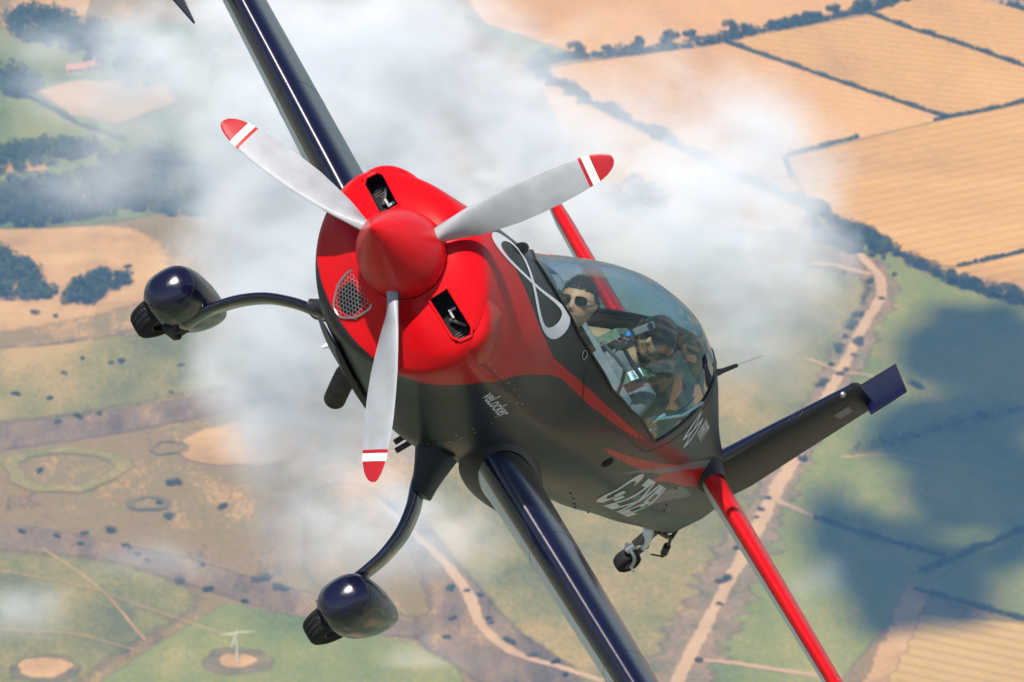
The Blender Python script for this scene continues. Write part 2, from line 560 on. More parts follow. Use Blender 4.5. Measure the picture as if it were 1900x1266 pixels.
# canopy glass
m_gl, nt, b = new_mat('canopy_glass')
for n in list(nt.nodes):
    if n.type != 'OUTPUT_MATERIAL': nt.nodes.remove(n)
outn = [n for n in nt.nodes if n.type == 'OUTPUT_MATERIAL'][0]
tr = nd(nt, 'ShaderNodeBsdfTransparent')
gl = nd(nt, 'ShaderNodeBsdfGlossy'); gl.inputs['Roughness'].default_value = .02; gl.inputs[0].default_value = (.95, .98, 1, 1)
lw = nd(nt, 'ShaderNodeLayerWeight'); lw.inputs[0].default_value = .5
pw5 = nd(nt, 'ShaderNodeMath', operation='POWER'); pw5.inputs[1].default_value = 5; nt.links.new(lw.outputs['Facing'], pw5.inputs[0])
fz = nd(nt, 'ShaderNodeMath', operation='MULTIPLY_ADD'); fz.inputs[1].default_value = .95; fz.inputs[2].default_value = .05; nt.links.new(pw5.outputs[0], fz.inputs[0])
tint = ramp(nt, lw.outputs['Facing'], [(.0, (.86, .94, .96)), (.55, (.74, .89, .95)), (.80, (.36, .66, .82)), (.96, (.16, .40, .58))])   # acrylic tint; the reflected sky's blue is put into the darker edge stops
nt.links.new(tint.outputs[0], tr.inputs[0])
mxs = nd(nt, 'ShaderNodeMixShader')
nt.links.new(fz.outputs[0], mxs.inputs[0]); nt.links.new(tr.outputs[0], mxs.inputs[1]); nt.links.new(gl.outputs[0], mxs.inputs[2])
nt.links.new(mxs.outputs[0], outn.inputs['Surface'])
cst = [x for x in STN if -3.808 <= x <= -1.10]
rows = []
for x in cst:
    r = min(rim_deg(x), 89.9)
    rows.append(section(x, np.radians(np.linspace(r, 180 - r, 61))))
canopy = mesh('canopy', np.concatenate(rows), grid_faces(len(cst), 61), m_gl, aero, True, None)
rimL = [skin(x, rim_deg(x), .001) for x in cst]
rimR = [skin(x, 180 - rim_deg(x), .001) for x in cst][::-1]
loop = rimL + rimR[1:] + [rimL[0]]
tube('canopy_seal', loop, .0085, M_black, canopy, 6, None)
def ribbon(name, pts, width, mat, parent, off=.0015):
    P, T, N, B = frames(pts)
    L = []; 
    for p, t in zip(P, T):
        n = np.array([0, p[1], p[2] - .0]); n /= np.linalg.norm(n)
        s = np.cross(t, n); s /= np.linalg.norm(s)
        L += [p + s * width / 2 + n * off, p - s * width / 2 + n * off]
    return mesh(name, L, grid_faces(len(P), 2), mat, parent, True, None)
FL = [(-1.90, 37), (-2.0, 28), (-2.06, 23.8), (-2.12, 22), (-2.3, 20), (-2.6, 18), (-3.0, 17.2), (-3.25, 17.4), (-3.36, 19), (-3.45, 22.5), (-3.58, 28), (-3.70, 37), (-3.80, 48), (-3.87, 62), (-3.90, 75), (-3.91, 90)]
fx = np.concatenate([np.linspace(a[0], b_[0], 9)[:-1] for a, b_ in zip(FL[:-1], FL[1:])] + [[-3.91]])
fd = np.interp(-fx, [-a[0] for a in FL], [a[1] for a in FL])
pl = [skin(x, d) for x, d in zip(fx, fd)]
ribbon('canopy_joint_line', pl, .009, M_black, canopy, .0012)
ribbon('canopy_joint_line', [skin(x, 180 - d) for x, d in zip(fx, fd)], .009, M_black, canopy, .0012)
# cowling joint lines and their screws
sx = np.linspace(-.235, -1.25, 40); sd = np.interp(-sx, [.2, .53, .886, 1.27], [10, 12, 9.8, 7.5])
for f_ in (lambda d: d, lambda d: 180 - d):
    ribbon('cowling_joint_line', [skin(x, f_(d)) for x, d in zip(sx, sd)], .005, M_black, fus, .001)
fwx = -1.285
fd2 = np.linspace(9, -88, 60)
for f_ in (lambda d: d, lambda d: 180 - d):
    ribbon('cowling_joint_line', [skin(fwx, f_(d)) for d in fd2], .005, M_black, fus, .001)
g = Geo()
def screw(p, r=.0065):
    n = unit([0, p[1], p[2]]); s = unit(np.cross(n, [1, 0, 0])); t = np.cross(n, s)
    v = [p + n * .004] + [p + (s * math.cos(a) + t * math.sin(a)) * r + n * .0012 for a in np.linspace(0, 2 * math.pi, 8, endpoint=False)]
    g.add(v, [(0, 1 + i, 1 + (i + 1) % 8) for i in range(8)])
for x, d in list(zip(sx, sd))[2::5]: screw(skin(x, d + 3.2)); screw(skin(x, 176.8 - d))
for d in range(8, -86, -7): screw(skin(fwx - .035, d)); screw(skin(fwx - .035, 180 - d))
for d in range(5, -40, -9): screw(skin(fwx + .03, d))
for x in np.linspace(-3.1, -5.9, 12): screw(skin(x, 10 + 3 * math.sin(x * 9)), .005); screw(skin(x, -20), .005)
tag(g.build('screw_heads', M_screw, fus, True, None), kind='stuff')
# side port and small round opening: flat faces, a hole's dark put into colour
for x, d, r in ((-3.0, 6.0, .030), (-1.80, 45, .020)):
    c = skin(x, d, .002); n = unit(skin(x, d, .05) - skin(x, d)); s = unit(np.cross(n, [0, 0, 1])); t = np.cross(n, s)
    k = 10
    v = [c + (s * math.cos(a) * 1.35 + t * math.sin(a)) * r for a in np.linspace(0, 2 * math.pi, k, endpoint=False)]
    mesh('side_port', v, [tuple(range(k))], M_dark, fus, False)
    tube('port_rim', [p + n * .002 for p in v] + [v[0] + n * .002, v[1] + n * .002], .0022, M_alloy if r < .025 else M_black, fus, 5)
# small fastener slots along the lower longeron
g = Geo()
for x, d in ((-3.35, -14), (-3.55, -18), (-3.75, -24), (-3.95, -33), (-4.35, -40), (-4.75, 22), (-4.95, 10), (-5.05, 4)):
    p = skin(x, d, .001); g.box(p, (.028, .005, .009))
tag(g.build('fastener_slots', M_black, fus, False), kind='stuff')

# instrument dome on the cowling
vv = []; nn = 10
for i in range(6):
    e = math.pi / 2 * i / 5
    for k in range(nn):
        a = 2 * math.pi * k / nn
        vv.append((-.85 + .060 * math.cos(e) * math.cos(a), .005 + .028 * math.cos(e) * math.sin(a), .380 + .045 * math.sin(e)))
mesh('sensor_dome', vv, grid_faces(6, nn, True), M_black, fus)
# aerials
ant = tube('aerial', [(-4.18, 0, .625), (-4.22, 0, .665), (-4.27, 0, .735)], [.022, .013, .010], M_black, fus, 8)
tube('aerial_whip', [(-4.27, 0, .735), (-4.36, 0, .86)], .0016, M_alloy, fus, 5)
tube('blade_aerial', [(-1.25, -.20, -.55), (-1.26, -.215, -.60), (-1.28, -.225, -.632)], [.014, .013, .008], M_white, fus, 8)

# lettering: flat outlines carried onto the skin
def text_mesh(s, bold=0., shear=0., spacing=1.0):
    cu = bpy.data.curves.new('t', 'FONT'); cu.body = s; cu.size = 1; cu.offset = bold; cu.shear = shear; cu.space_character = spacing
    cu.resolution_u = 3
    ob = bpy.data.objects.new('t', cu); COL.objects.link(ob)
    dg = bpy.context.evaluated_depsgraph_get(); dg.update()
    me_ = bpy.data.meshes.new_from_object(ob.evaluated_get(dg))
    bpy.data.objects.remove(ob); bpy.data.curves.remove(cu)
    bm = bmesh.new(); bm.from_mesh(me_)
    bmesh.ops.triangulate(bm, faces=bm.faces)
    for _ in range(2):
        bmesh.ops.subdivide_edges(bm, edges=[e for e in bm.edges if e.calc_length() > .16], cuts=1)
        bmesh.ops.triangulate(bm, faces=bm.faces)
    v = np.array([q.co[:] for q in bm.verts]); f = [[q.index for q in p.verts] for p in bm.faces]
    bm.free(); bpy.data.meshes.remove(me_)
    v[:, 0] -= v[:, 0].min(); w = v[:, 0].max(); v[:, 1] -= v[:, 1].min(); h = v[:, 1].max()
    v[:, 0] /= w; v[:, 1] /= h
    return v, f
def decal(name, vf, place, mat, parent=fus):
    v, f = vf
    return mesh(name, [place(a, b_) for a, b_ in v[:, :2]], f, mat, parent, False)
def patch(x0, x1, zb0, zt0, zb1, zt1, off=.0024):
    """u runs aft from x0 to x1; heights interpolate between the two ends"""
    def pl(u, w_):
        x = x0 + (x1 - x0) * u
        z = (zb0 + (zt0 - zb0) * w_) * (1 - u) + (zb1 + (zt1 - zb1) * w_) * u
        return skin_z(x, z, off)
    return pl
def REG(u, w_):
    x = (-3.60 - 1.02 * u) * w_ + (-3.70 - 1.14 * u) * (1 - w_)
    return skin_z(x, (.123 - .004 * u) * w_ + (-.150 + .006 * u) * (1 - w_), .0024)
decal('registration_lettering', text_mesh('G-ZXEL', .026), REG, M_white)
decal('cowling_lettering', text_mesh('veLocker', .012, .18), patch(-.86, -1.31, -.088, -.022, -.108, -.042), M_white)
decal('sponsor_lettering', text_mesh('INFINITY', .035), patch(-4.10, -4.44, .408, .484, .380, .456), M_white)
decal('sponsor_lettering', text_mesh('AEROBATICS', .01), patch(-4.06, -4.36, .345, .388, .328, .371), M_greyv)
def lemniscate(n=96):
    t = np.linspace(0, 2 * math.pi, n, endpoint=False)
    return np.stack([np.cos(t), np.sin(t) * np.cos(t) * 1.0], 1), t
def logo(name, place, wmin, wmax, n=96):
    p, t = lemniscate(n)
    out = []
    for i in range(n):
        tg = p[(i + 1) % n] - p[i - 1]; tg /= np.linalg.norm(tg); nn_ = np.array([-tg[1], tg[0]])
        w = wmin + (wmax - wmin) * abs(math.cos(t[i])) ** 3
        out += [place(*(p[i] + nn_ * w / 2)), place(*(p[i] - nn_ * w / 2))]
    return mesh(name, out, [(2 * i, 2 * i + 1, (2 * i + 3) % (2 * n), (2 * i + 2) % (2 * n)) for i in range(n)], M_white, fus, False)
def big_inf(a, b_):
    # a along the symbol, b across it
    x = -.945 - .47 * a - .15 * b_ * 2
    d = 68.0 - 15.8 * a + 6.3 * b_ * 2
    return skin(x, d, .0024)
logo('infinity_emblem', big_inf, .095, .25)
def small_inf(a, b_):
    z = .418 + .062 * b_ * 2 - .02 * a; x = -3.90 - .125 * a + .02 * b_
    return skin_z(x, z, .0024)
logo('infinity_emblem', small_inf, .19, .34)
# ------------------------------------------------------------------ wings
def foil(n=26):
    """unit symmetric section, from trailing edge over the top to the nose and back below"""
    b_ = np.linspace(0, math.pi, n)
    x = (1 + np.cos(b_)) / 2
    t = 5 * (.2969 * np.sqrt(x) - .126 * x - .3516 * x ** 2 + .2843 * x ** 3 - .1030 * x ** 4)
    return x, t
INC = math.radians(4.6)                          # the chord lines sit nose-up to the fuselage datum
CHD = np.array([-math.cos(INC), 0, -math.sin(INC)])
def surface(name, stations, mats, parent, low_from=.08, x_end=1.0, cap=True, split_lower=True, x_start=0.0):
    """stations: (le point, chord, thickness ratio, span unit 'up' vector); chord runs along -x"""
    xs, ts = foil()
    keep = (xs <= x_end + 1e-6) & (xs >= x_start - 1e-6)
    xk, tk = xs[keep], ts[keep]
    if x_end < 1: 
        te = 5 * (.2969 * math.sqrt(x_end) - .126 * x_end - .3516 * x_end ** 2 + .2843 * x_end ** 3 - .1030 * x_end ** 4)
        xk = np.concatenate([[x_end], xk]); tk = np.concatenate([[te], tk])
    if x_start > 0:
        te = 5 * (.2969 * math.sqrt(x_start) - .126 * x_start - .3516 * x_start ** 2 + .2843 * x_start ** 3 - .1030 * x_start ** 4)
        xk = np.concatenate([xk, [x_start]]); tk = np.concatenate([tk, [te]])
    lo = xk[::-1][1:] if x_start == 0 else xk[::-1]
    lt = tk[::-1][1:] if x_start == 0 else tk[::-1]
    if x_end >= 1: lo, lt = lo[:-1], lt[:-1]
    # extra point where the colour changes below the nose
    cx_ = np.concatenate([xk, lo]); cz_ = np.concatenate([tk, -lt])
    nup = len(xk)
    if x_start == 0 and split_lower:
        k = nup + int(np.searchsorted(lo, low_from))
        yt = 5 * (.2969 * math.sqrt(low_from) - .126 * low_from - .3516 * low_from ** 2 + .2843 * low_from ** 3 - .1030 * low_from ** 4)
        cx_ = np.insert(cx_, k, low_from); cz_ = np.insert(cz_, k, -yt)
    rings = []
    for (le, ch, tc, upv) in stations:
        le = np.array(le, float); upv = unit(upv)
        rings.append(le[None] + np.array([CHD])[0][None] * (cx_ * ch)[:, None] + unit(upv - CHD * (upv @ CHD))[None] * (cz_ * ch * tc)[:, None])
    nv = len(cx_); f = grid_faces(len(rings), nv, True); idx = []
    for i in range(len(rings) - 1):
        for j in range(nv):
            a_, b_ = j, (j + 1) % nv
            mx = (cx_[a_] + cx_[b_]) / 2; mz = (cz_[a_] + cz_[b_]) / 2
            idx.append(1 if (mz < -1e-4 and mx > low_from) else 0)
    if cap:
        f.append(tuple(range(nv))); f.append(tuple(range((len(rings) - 1) * nv, len(rings) * nv))); idx += [0, 0]
    return mesh(name, np.concatenate(rings), f, mats, parent, True, 40, idx)

def wing_st(sgn, y):
    c = 1.66 - (y - .45) * .235
    return ((-1.70 - .06 * (y - .45), sgn * y, -.264 + .0265 * (y - .45)), c, .146 - .002 * (y - .45), (0, -sgn * .02, 1))
tipys = [3.80, 3.88, 3.93, 3.955]
for sgn in (1, -1):
    ys = [.36, .47, .6, .9, 1.3, 1.8, 2.4, 3.1] + tipys
    stn = []
    for y in ys:
        le, c, t, u = wing_st(sgn, y)
        k = 1 if y <= 3.8 else math.sqrt(max(.02, 1 - ((y - 3.8) / .157) ** 2))
        stn.append((le, c, t * k, u))
    wing = surface('wing', stn, [M_navy, M_silver], aero, .075, .74)
    # aileron: hinged at 74 % chord
    defl = math.radians(9.0 if sgn > 0 else 8.0)
    ays = [.62, 1.2, 2.0, 3.0, 3.82]
    st2 = [wing_st(sgn, y) for y in ays]
    ail = surface('aileron', st2, [M_red, M_silver], wing, -1, 1.0, True, False, .752)
    h0 = np.array(st2[0][0]) + CHD * .752 * st2[0][1]; h1 = np.array(st2[-1][0]) + CHD * .752 * st2[-1][1]
    ax = unit(h1 - h0)
    Rm = Matrix.Translation(Vector(h0)) @ Matrix.Rotation(defl * (1 if ax[1] > 0 else -1), 4, Vector(ax)) @ Matrix.Translation(Vector(-h0))
    ail.data.transform(Rm)
    # root stub behind the wing cut, inboard of the aileron
    surface('flap_stub', [wing_st(sgn, .36), wing_st(sgn, .60)], [M_navy, M_silver], wing, -1, 1.0, True, False, .742)
    # aileron spade under the wing
    if True:
        s = sgn
        A = np.array([-1.90, s * 2.085, -.476]); B = np.array([-1.74, s * 2.47, -.545]); C2 = np.array([-2.12, s * 2.47, -.475])
        D = np.array([-1.80, s * 2.70, -.53]); E2 = np.array([-2.10, s * 2.70, -.475])
        n = unit(np.cross(B - A, C2 - A)) * .005
        g = Geo(); base = [A, B, D, E2, C2]
        g.add([p + n for p in base] + [p - n for p in base], [(0, 1, 2, 3, 4), (9, 8, 7, 6, 5)] + [(i, (i + 1) % 5, 5 + (i + 1) % 5, 5 + i) for i in range(5)])
        sp = g.build('aileron_spade', M_navy, wing, False)
        tube('spade_arm', [(-2.0, s * 2.52, -.50), (-2.45, s * 2.52, -.40), (-2.75, s * 2.52, -.30)], .012, M_steel, wing, 6)
    # root fillet: a dark flared collar against the fuselage
    rings = []
    xs, ts = foil(30)
    cxx = np.concatenate([xs, xs[::-1][1:-1]]); czz = np.concatenate([ts, -ts[::-1][1:-1]])
    for y, gsc in ((.40, .055), (.44, .040), (.468, .020), (.485, .004)):
        le, c, t, u = wing_st(sgn, y)
        nx = -(cxx - .35); 
        px = le[0] - cxx * c + np.where(cxx < .2, gsc * (1 - cxx / .2), 0)
        pz = le[2] + czz * c * t - math.tan(INC) * cxx * c + np.sign(czz) * gsc * np.clip(np.abs(czz) * 2.2, 0, 1)
        rings.append(np.stack([px, np.full_like(px, sgn * y), pz], 1))
    loft('wing_root_fillet', rings, M_char, wing, False)
    # skin joints round the nose of the wing
    for ys_ in (.92, 1.55, 2.2):
        le, c, t, u = wing_st(sgn, ys_); up_ = unit(np.array(u) - CHD * (np.array(u) @ CHD))
        k_ = (cxx < .6)
        up_k = np.argsort(np.where(czz >= 0, -cxx, cxx))
        ring = [np.array(le) + CHD * cxx[q] * c + up_ * czz[q] * c * t * .999 for q in up_k if cxx[q] < .6]
        tube('skin_joint', ring, .0012, M_black, wing, 4, None)

# ------------------------------------------------------------------ tail
for sgn in (1, -1):
    def tst(y):
        c = .92 - .20 * y
        return ((-5.12 - .16 * y, sgn * y, .284), c, .135, (0, 0, 1))
    stn = [tst(y) for y in (.06, .14, .4, .8, 1.2, 1.48)]
    for y, k, dx in ((1.56, .9, -.02), (1.60, .7, -.06), (1.625, .35, -.12)):
        le, c, t, u = tst(y); stn.append(((le[0] + dx, le[1], le[2]), c + dx, t * k, u))
    stab = surface('tailplane', stn, [M_red, M_silver], aero, .07, .58)
    ele = surface('elevator', [tst(y) for y in (.14, .6, 1.1, 1.5)], [M_red, M_silver], stab, -1, 1.0, True, False, .592)
    rings = []
    for y, gsc in ((.09, .035), (.125, .022), (.150, .010), (.165, .003)):
        le, c, t, u = tst(y)
        px = le[0] - cxx * c * .62 + np.where(cxx < .3, gsc * (1 - cxx / .3), 0)
        pz = le[2] + czz * c * t - math.tan(INC) * cxx * c * .62 + np.sign(czz) * gsc * np.clip(np.abs(czz) * 2, 0, 1)
        rings.append(np.stack([px, np.full_like(px, sgn * y), pz], 1))
    loft('tailplane_root_collar', rings, M_char, stab, False)

def vsurf(name, stations, mats, parent, x0=0., x1=1., nose=.06):
    """upright surface: stations (x of nose, z, chord, thickness)"""
    xs, ts = foil(24)
    k = (xs >= x0) & (xs <= x1); xk, tk = xs[k], ts[k]
    cxx_ = np.concatenate([xk, xk[::-1]]); cyy = np.concatenate([tk, -tk[::-1]])
    rings = [np.stack([xn - cxx_ * c, cyy * c * t, np.full_like(cxx_, z)], 1) for xn, z, c, t in stations]
    nv = len(cxx_); f = grid_faces(len(rings), nv, True); idx = []
    for i in range(len(rings) - 1):
        for j in range(nv):
            idx.append(0 if (cxx_[j] + cxx_[(j + 1) % nv]) / 2 < nose else 1)
    f.append(tuple(range(nv))); f.append(tuple(range((len(rings) - 1) * nv, len(rings) * nv))); idx += [1, 1]
    return mesh(name, np.concatenate(rings), f, mats, parent, True, 45, idx)
fin = vsurf('fin', [(-5.36, .26, 1.35, .105), (-5.50, .37, 1.22, .10), (-5.57, .62, 1.08, .10), (-5.64, .87, .95, .10), (-5.70, 1.085, .84, .10)], [M_navy, M_char], aero, 0, .535, .055)
cap_ = vsurf('fin_tip', [(-5.695, 1.05, .84, .106), (-5.705, 1.10, .83, .108), (-5.74, 1.125, .76, .08)], [M_black, M_black], fin, 0, .53)
g = Geo()
for i in range(1): pass
v = [(-5.70 + .018 * math.cos(a) * math.sin(e), .012 + .018 * math.sin(a) * math.sin(e), 1.03 + .018 * math.cos(e)) for e in np.linspace(.05, 3.1, 8) for a in np.linspace(0, 2 * math.pi, 10, endpoint=False)]
mesh('navigation_light', v, grid_faces(8, 10, True), M_alloy, fin)
tube('static_wire', [(-5.76, 0, 1.12), (-5.80, .01, 1.18)], .003, M_black, fin, 5)
g = Geo(); g.box((-5.90, .043, .975), (.12, .005, .085)); g.build('trim_plate', M_greyv, fin, False)
# rudder, deflected to the right; its balance horn stands above the fin
rud = vsurf('rudder', [(-5.99, -.10, .62, .11), (-6.0, .10, .62, .11), (-6.0, .5, .58, .10), (-6.0, .9, .52, .10), (-6.0, 1.08, .50, .09)], [M_navys, M_navys], aero, .26, 1.0)
horn = vsurf('balance_horn', [(-5.875, 1.09, .68, .07), (-5.88, 1.2, .675, .07), (-5.89, 1.305, .66, .065)], [M_navys, M_navys], rud, 0, 1.0)
hinge = Matrix.Translation((-6.13, 0, 0)) @ Matrix.Rotation(math.radians(28.0), 4, 'Z') @ Matrix.Translation((6.13, 0, 0))
rud.data.transform(hinge); horn.data.transform(hinge)

# ------------------------------------------------------------------ undercarriage
LEG = np.array([(-1.63, .40, -.54), (-1.60, .465, -.60), (-1.57, .56, -.68), (-1.53, .648, -.793), (-1.50, .70, -.93), (-1.48, .718, -1.045), (-1.48, .716, -1.15)])
tt = np.concatenate([[0], np.cumsum(np.linalg.norm(np.diff(LEG, axis=0), axis=1))])
ti = np.linspace(0, tt[-1], 40)
LEGS = np.stack([pchip(tt, LEG[:, k], ti) for k in range(3)], 1)
def sup(a, n): return np.sign(np.cos(a)) * np.abs(np.cos(a)) ** (2 / n), np.sign(np.sin(a)) * np.abs(np.sin(a)) ** (2 / n)
for sgn in (1, -1):
    path = LEGS * np.array([1, sgn, 1])
    P, T, N, B = frames(path)
    rings = []
    for p, t, q in zip(P, T, np.linspace(0, 1, len(P))):
        fx_ = np.array([1., 0, 0]); fx_ = unit(fx_ - t * (fx_ @ t)); nz = np.cross(t, fx_)
        ch = .23 - .08 * q; th = .062 - .022 * q
        a = np.linspace(0, 2 * math.pi, 24, endpoint=False)
        c_, s_ = np.cos(a), np.sin(a)
        prof = s_ * (0.62 + .38 * c_)
        rings.append(p[None] + fx_[None] * (c_ * ch / 2)[:, None] + nz[None] * (prof * th / 2 * 1.2)[:, None])
    leg = loft('landing_gear_leg', rings, M_navyg, aero)
    # fairing where the leg leaves the belly
    rings = []
    for k, (p, ch, th) in enumerate([((-1.60, .37, -.46), .38, .17), ((-1.60, .43, -.53), .30, .118), ((-1.60, .465, -.572), .255, .094), ((-1.60, .492, -.604), .235, .082), ((-1.595, .503, -.619), .23, .080)]):
        p = np.array(p) * [1, sgn, 1]; t = unit(np.array([0, sgn * .62, -.78])); fx_ = np.array([1., 0, 0]); nz = np.cross(t, fx_)
        a = np.linspace(0, 2 * math.pi, 28, endpoint=False); c_, s_ = sup(a, 2.4)
        rings.append(p[None] + fx_[None] * (c_ * ch / 2)[:, None] + nz[None] * (s_ * th / 2)[:, None])
    loft('leg_fairing', rings, M_char, leg)
    # brake line and clamp
    off = np.array([-.055, 0, .0])
    tube('brake_line', [p + off for p in P[4:-2]], .0035, M_black, leg, 5)
    g = Geo()
    for k in (14, 25): g.tube([P[k] + T[k] * -.012, P[k] + T[k] * .012], .030, 8)
    # wheel pant
    prof = [(-1.175, .004, .004, -1.10), (-1.183, .045, .058, -1.10), (-1.205, .074, .092, -1.10), (-1.25, .096, .120, -1.10), (-1.32, .111, .137, -1.105), (-1.42, .117, .145, -1.108), (-1.55, .113, .140, -1.105), (-1.68, .098, .122, -1.095), (-1.80, .074, .094, -1.08), (-1.90, .045, .060, -1.065), (-1.965, .012, .018, -1.055)]
    rings = []
    for x, w, h, zc in prof:
        a = np.linspace(0, 2 * math.pi, 36, endpoint=False); c_, s_ = sup(a, 2.35)
        zz = zc + s_ * h
        zz = np.maximum(zz, -1.235)                      # flat cut underneath
        rings.append(np.stack([np.full_like(c_, x), sgn * .825 + c_ * w, zz], 1))
    xs_ = np.array([p[0] for p in prof]); dens = np.unique(np.concatenate([np.linspace(-1.175, -1.25, 9), np.linspace(-1.25, -1.965, 26)]))[::-1]
    rr = np.array(rings); rings = [np.stack([np.full(36, x)] + [np.array([pchip(-xs_, rr[:, k, c], -x) for k in range(36)]) for c in (1, 2)], 1) for x in dens]
    pant = loft('wheel_pant', rings, M_navy, aero, True, True, True, 50)
    for q in (7, 18):
        cen = rings[q].mean(0); ring = [cen + (p - cen) * 1.002 for p in rings[q]]
        if q == 7: tube('pant_joint', ring + ring[:2], .0016, M_black, pant, 4, None)
    o_ = tube('jack_point', [(-1.25, sgn * .825 + .02, -1.236), (-1.25, sgn * .825 + .02, -1.243)], .008, M_black, pant, 6)
    g = Geo(); g.box((-1.50, sgn * .735, -1.20), (.16, .035, .08)); g.tube([(-1.46, sgn * .74, -1.19), (-1.46, sgn * .70, -1.19)], .014, 8); g.tube([(-1.54, sgn * .74, -1.21), (-1.54, sgn * .70, -1.21)], .014, 8)
    g.build('axle_bracket', M_soot, leg, False)
    # wheel: tyre with ribs, hub
    whl = bpy.data.objects.new('wheel', None); COL.objects.link(whl); whl.parent = aero
    cxw, czw, rw = -1.47, -1.205, .150
    rings = []
    pr = [(-.052, .085), (-.056, .105), (-.055, .125), (-.046, .143), (-.036, .1485), (-.030, .1485), (-.028, .145), (-.024, .145), (-.022, .1500), (-.004, .1505), (-.002, .146), (.002, .146), (.004, .1505), (.022, .15), (.024, .145), (.028, .145), (.030, .1485), (.036, .1485), (.046, .143), (.055, .125), (.056, .105), (.052, .085)]
    for a in np.linspace(0, 2 * math.pi, 44, endpoint=False):
        rings.append([(cxw + r * math.cos(a), sgn * .825 + y, czw + r * math.sin(a)) for y, r in pr])
    nv = len(pr); fcs = [(i * nv + j, i * nv + j + 1, ((i + 1) % 44) * nv + j + 1, ((i + 1) % 44) * nv + j) for i in range(44) for j in range(nv - 1)]
    mesh('tyre', np.concatenate(rings), fcs, M_rubber, whl, True, 40)
    rings = []
    pr = [(-.046, .004), (-.046, .03), (-.030, .034), (-.030, .07), (-.050, .078), (-.050, .088), (.050, .088), (.050, .078), (.030, .07), (.030, .034), (.046, .03), (.046, .004)]
    for a in np.linspace(0, 2 * math.pi, 28, endpoint=False):
        rings.append([(cxw + r * math.cos(a), sgn * .825 + y, czw + r * math.sin(a)) for y, r in pr])
    nv = len(pr); fcs = [(i * nv + j, i * nv + j + 1, ((i + 1) % 28) * nv + j + 1, ((i + 1) % 28) * nv + j) for i in range(28) for j in range(nv - 1)]
    mesh('rim', np.concatenate(rings), fcs, M_steel, whl, True, 40)

# tail wheel: leaf spring, fork, wheel, steering links
tw = bpy.data.objects.new('tail_wheel', None); COL.objects.link(tw); tw.parent = aero
g = Geo()
g.add(*tube_geo([(-5.95, .0, -.17), (-6.08, 0, -.20), (-6.19, 0, -.235), (-6.27, 0, -.275)], [.030, .028, .024, .020], 6))
g.build('spring_leg', M_silver, tw)
g = Geo(); g.box((-6.16, -.012, -.225), (.10, .03, .12), Matrix.Rotation(.5, 3, 'Y')); g.tube([(-6.27, 0, -.25), (-6.29, 0, -.33)], .016, 8)
g.build('pivot', M_steel, tw, True, 35)
# the caster trails turned to one side
ca, sa = math.cos(math.radians(12)), math.sin(math.radians(12))
fwd = unit(np.array([ca * 1.0, -sa, -.12])); side = unit(np.cross(np.array([0, 0, 1.]), fwd)); upw = np.cross(fwd, side)
wc = np.array([-6.315, .0, -.385]); 
def L3(a, b_, c): return wc + fwd * a + side * b_ + upw * c
rings = []
pr = [(-.030, .030), (-.034, .045), (-.033, .06), (-.026, .068), (0, .071), (.026, .068), (.033, .06), (.034, .045), (.030, .030)]
for a in np.linspace(0, 2 * math.pi, 30, endpoint=False): rings.append([L3(r * math.cos(a), y, r * math.sin(a)) for y, r in pr])
nv = len(pr); mesh('tyre', np.concatenate(rings), [(i * nv + j, i * nv + j + 1, ((i + 1) % 30) * nv + j + 1, ((i + 1) % 30) * nv + j) for i in range(30) for j in range(nv - 1)], M_rubber, tw)
g = Geo(); g.tube([L3(0, -.036, 0), L3(0, .036, 0)], .030, 14); g.build('rim', M_steel, tw)
g = Geo()
for s in (-1, 1):
    g.tube([L3(0, s * .046, 0), L3(.03, s * .046, .035), L3(.065, s * .044, .055), L3(.088, s * .020, .062), L3(.094, 0, .064)], .010, 8)
g.tube([L3(0, -.075, 0), L3(0, .075, 0)], .006, 6); g.tube([L3(.09, 0, .04), L3(.09, 0, .10)], .020, 10)
g.build('fork', M_alloy, tw)
g = Geo()
g.tube([(-6.05, .03, -.15), (-6.22, .03, -.14), (-6.30, .02, -.13)], .012, 6); g.tube([(-6.24, .02, -.08), (-6.32, .02, -.13)], .012, 6)
g.tube([(-6.30, .02, -.13), (-6.42, .01, -.16), (-6.53, 0, -.20), (-6.62, 0, -.245)], .009, 6)
g.tube([(-6.49, 0, -.185), (-6.58, 0, -.225)], .020, 8); g.tube([(-6.62, 0, -.245), (-6.47, 0, -.275)], .005, 5)
g.build('steering_link', M_black, tw)

# exhaust, belly strip, drains
g = Geo(); g.tube([(-1.02, .0, -.50), (-1.10, 0, -.585), (-1.20, 0, -.645), (-1.31, 0, -.705)], [.052, .052, .050, .050], 20)
ex = g.build('exhaust_pipe', M_soot, fus)
mesh('exhaust_mouth', [(-1.306 - .0 , .0, -.705)] + [np.array((-1.3115, 0, -.7055)) + .043 * (np.array([0, 1., 0]) * math.cos(a) + unit([-.47, 0, .88]) * math.sin(a)) for a in np.linspace(0, 2 * math.pi, 20, endpoint=False)], [(0, 1 + i, 1 + (i + 1) % 20) for i in range(20)], M_dark, fus, False)
rings = []
for t in np.linspace(0, 1, 20):
    x = -.43 - 1.05 * t; zc = section(x, -math.pi / 2)[2] - .006
    th = .026 * math.sin(math.pi * min(.98, max(.04, t)) ** .8) ** .4
    w = .085 + .02 * t
    rings.append([(x, -w + .08 * t, zc), (x, -w * .9 + .08 * t, zc - th), (x, w * .9 + .08 * t, zc - th), (x, w + .08 * t, zc)])
loft('belly_outlet_strip', rings, M_char, fus, True, True, True, 30)
for i, (a_, b_) in enumerate((((-1.70, .20, -.565), (-1.70, .20, -.612)), ((-1.83, .20, -.545), (-1.84, .195, -.640)))):
    tube('drain_tube', [a_, b_], .014, M_soot, fus, 8)

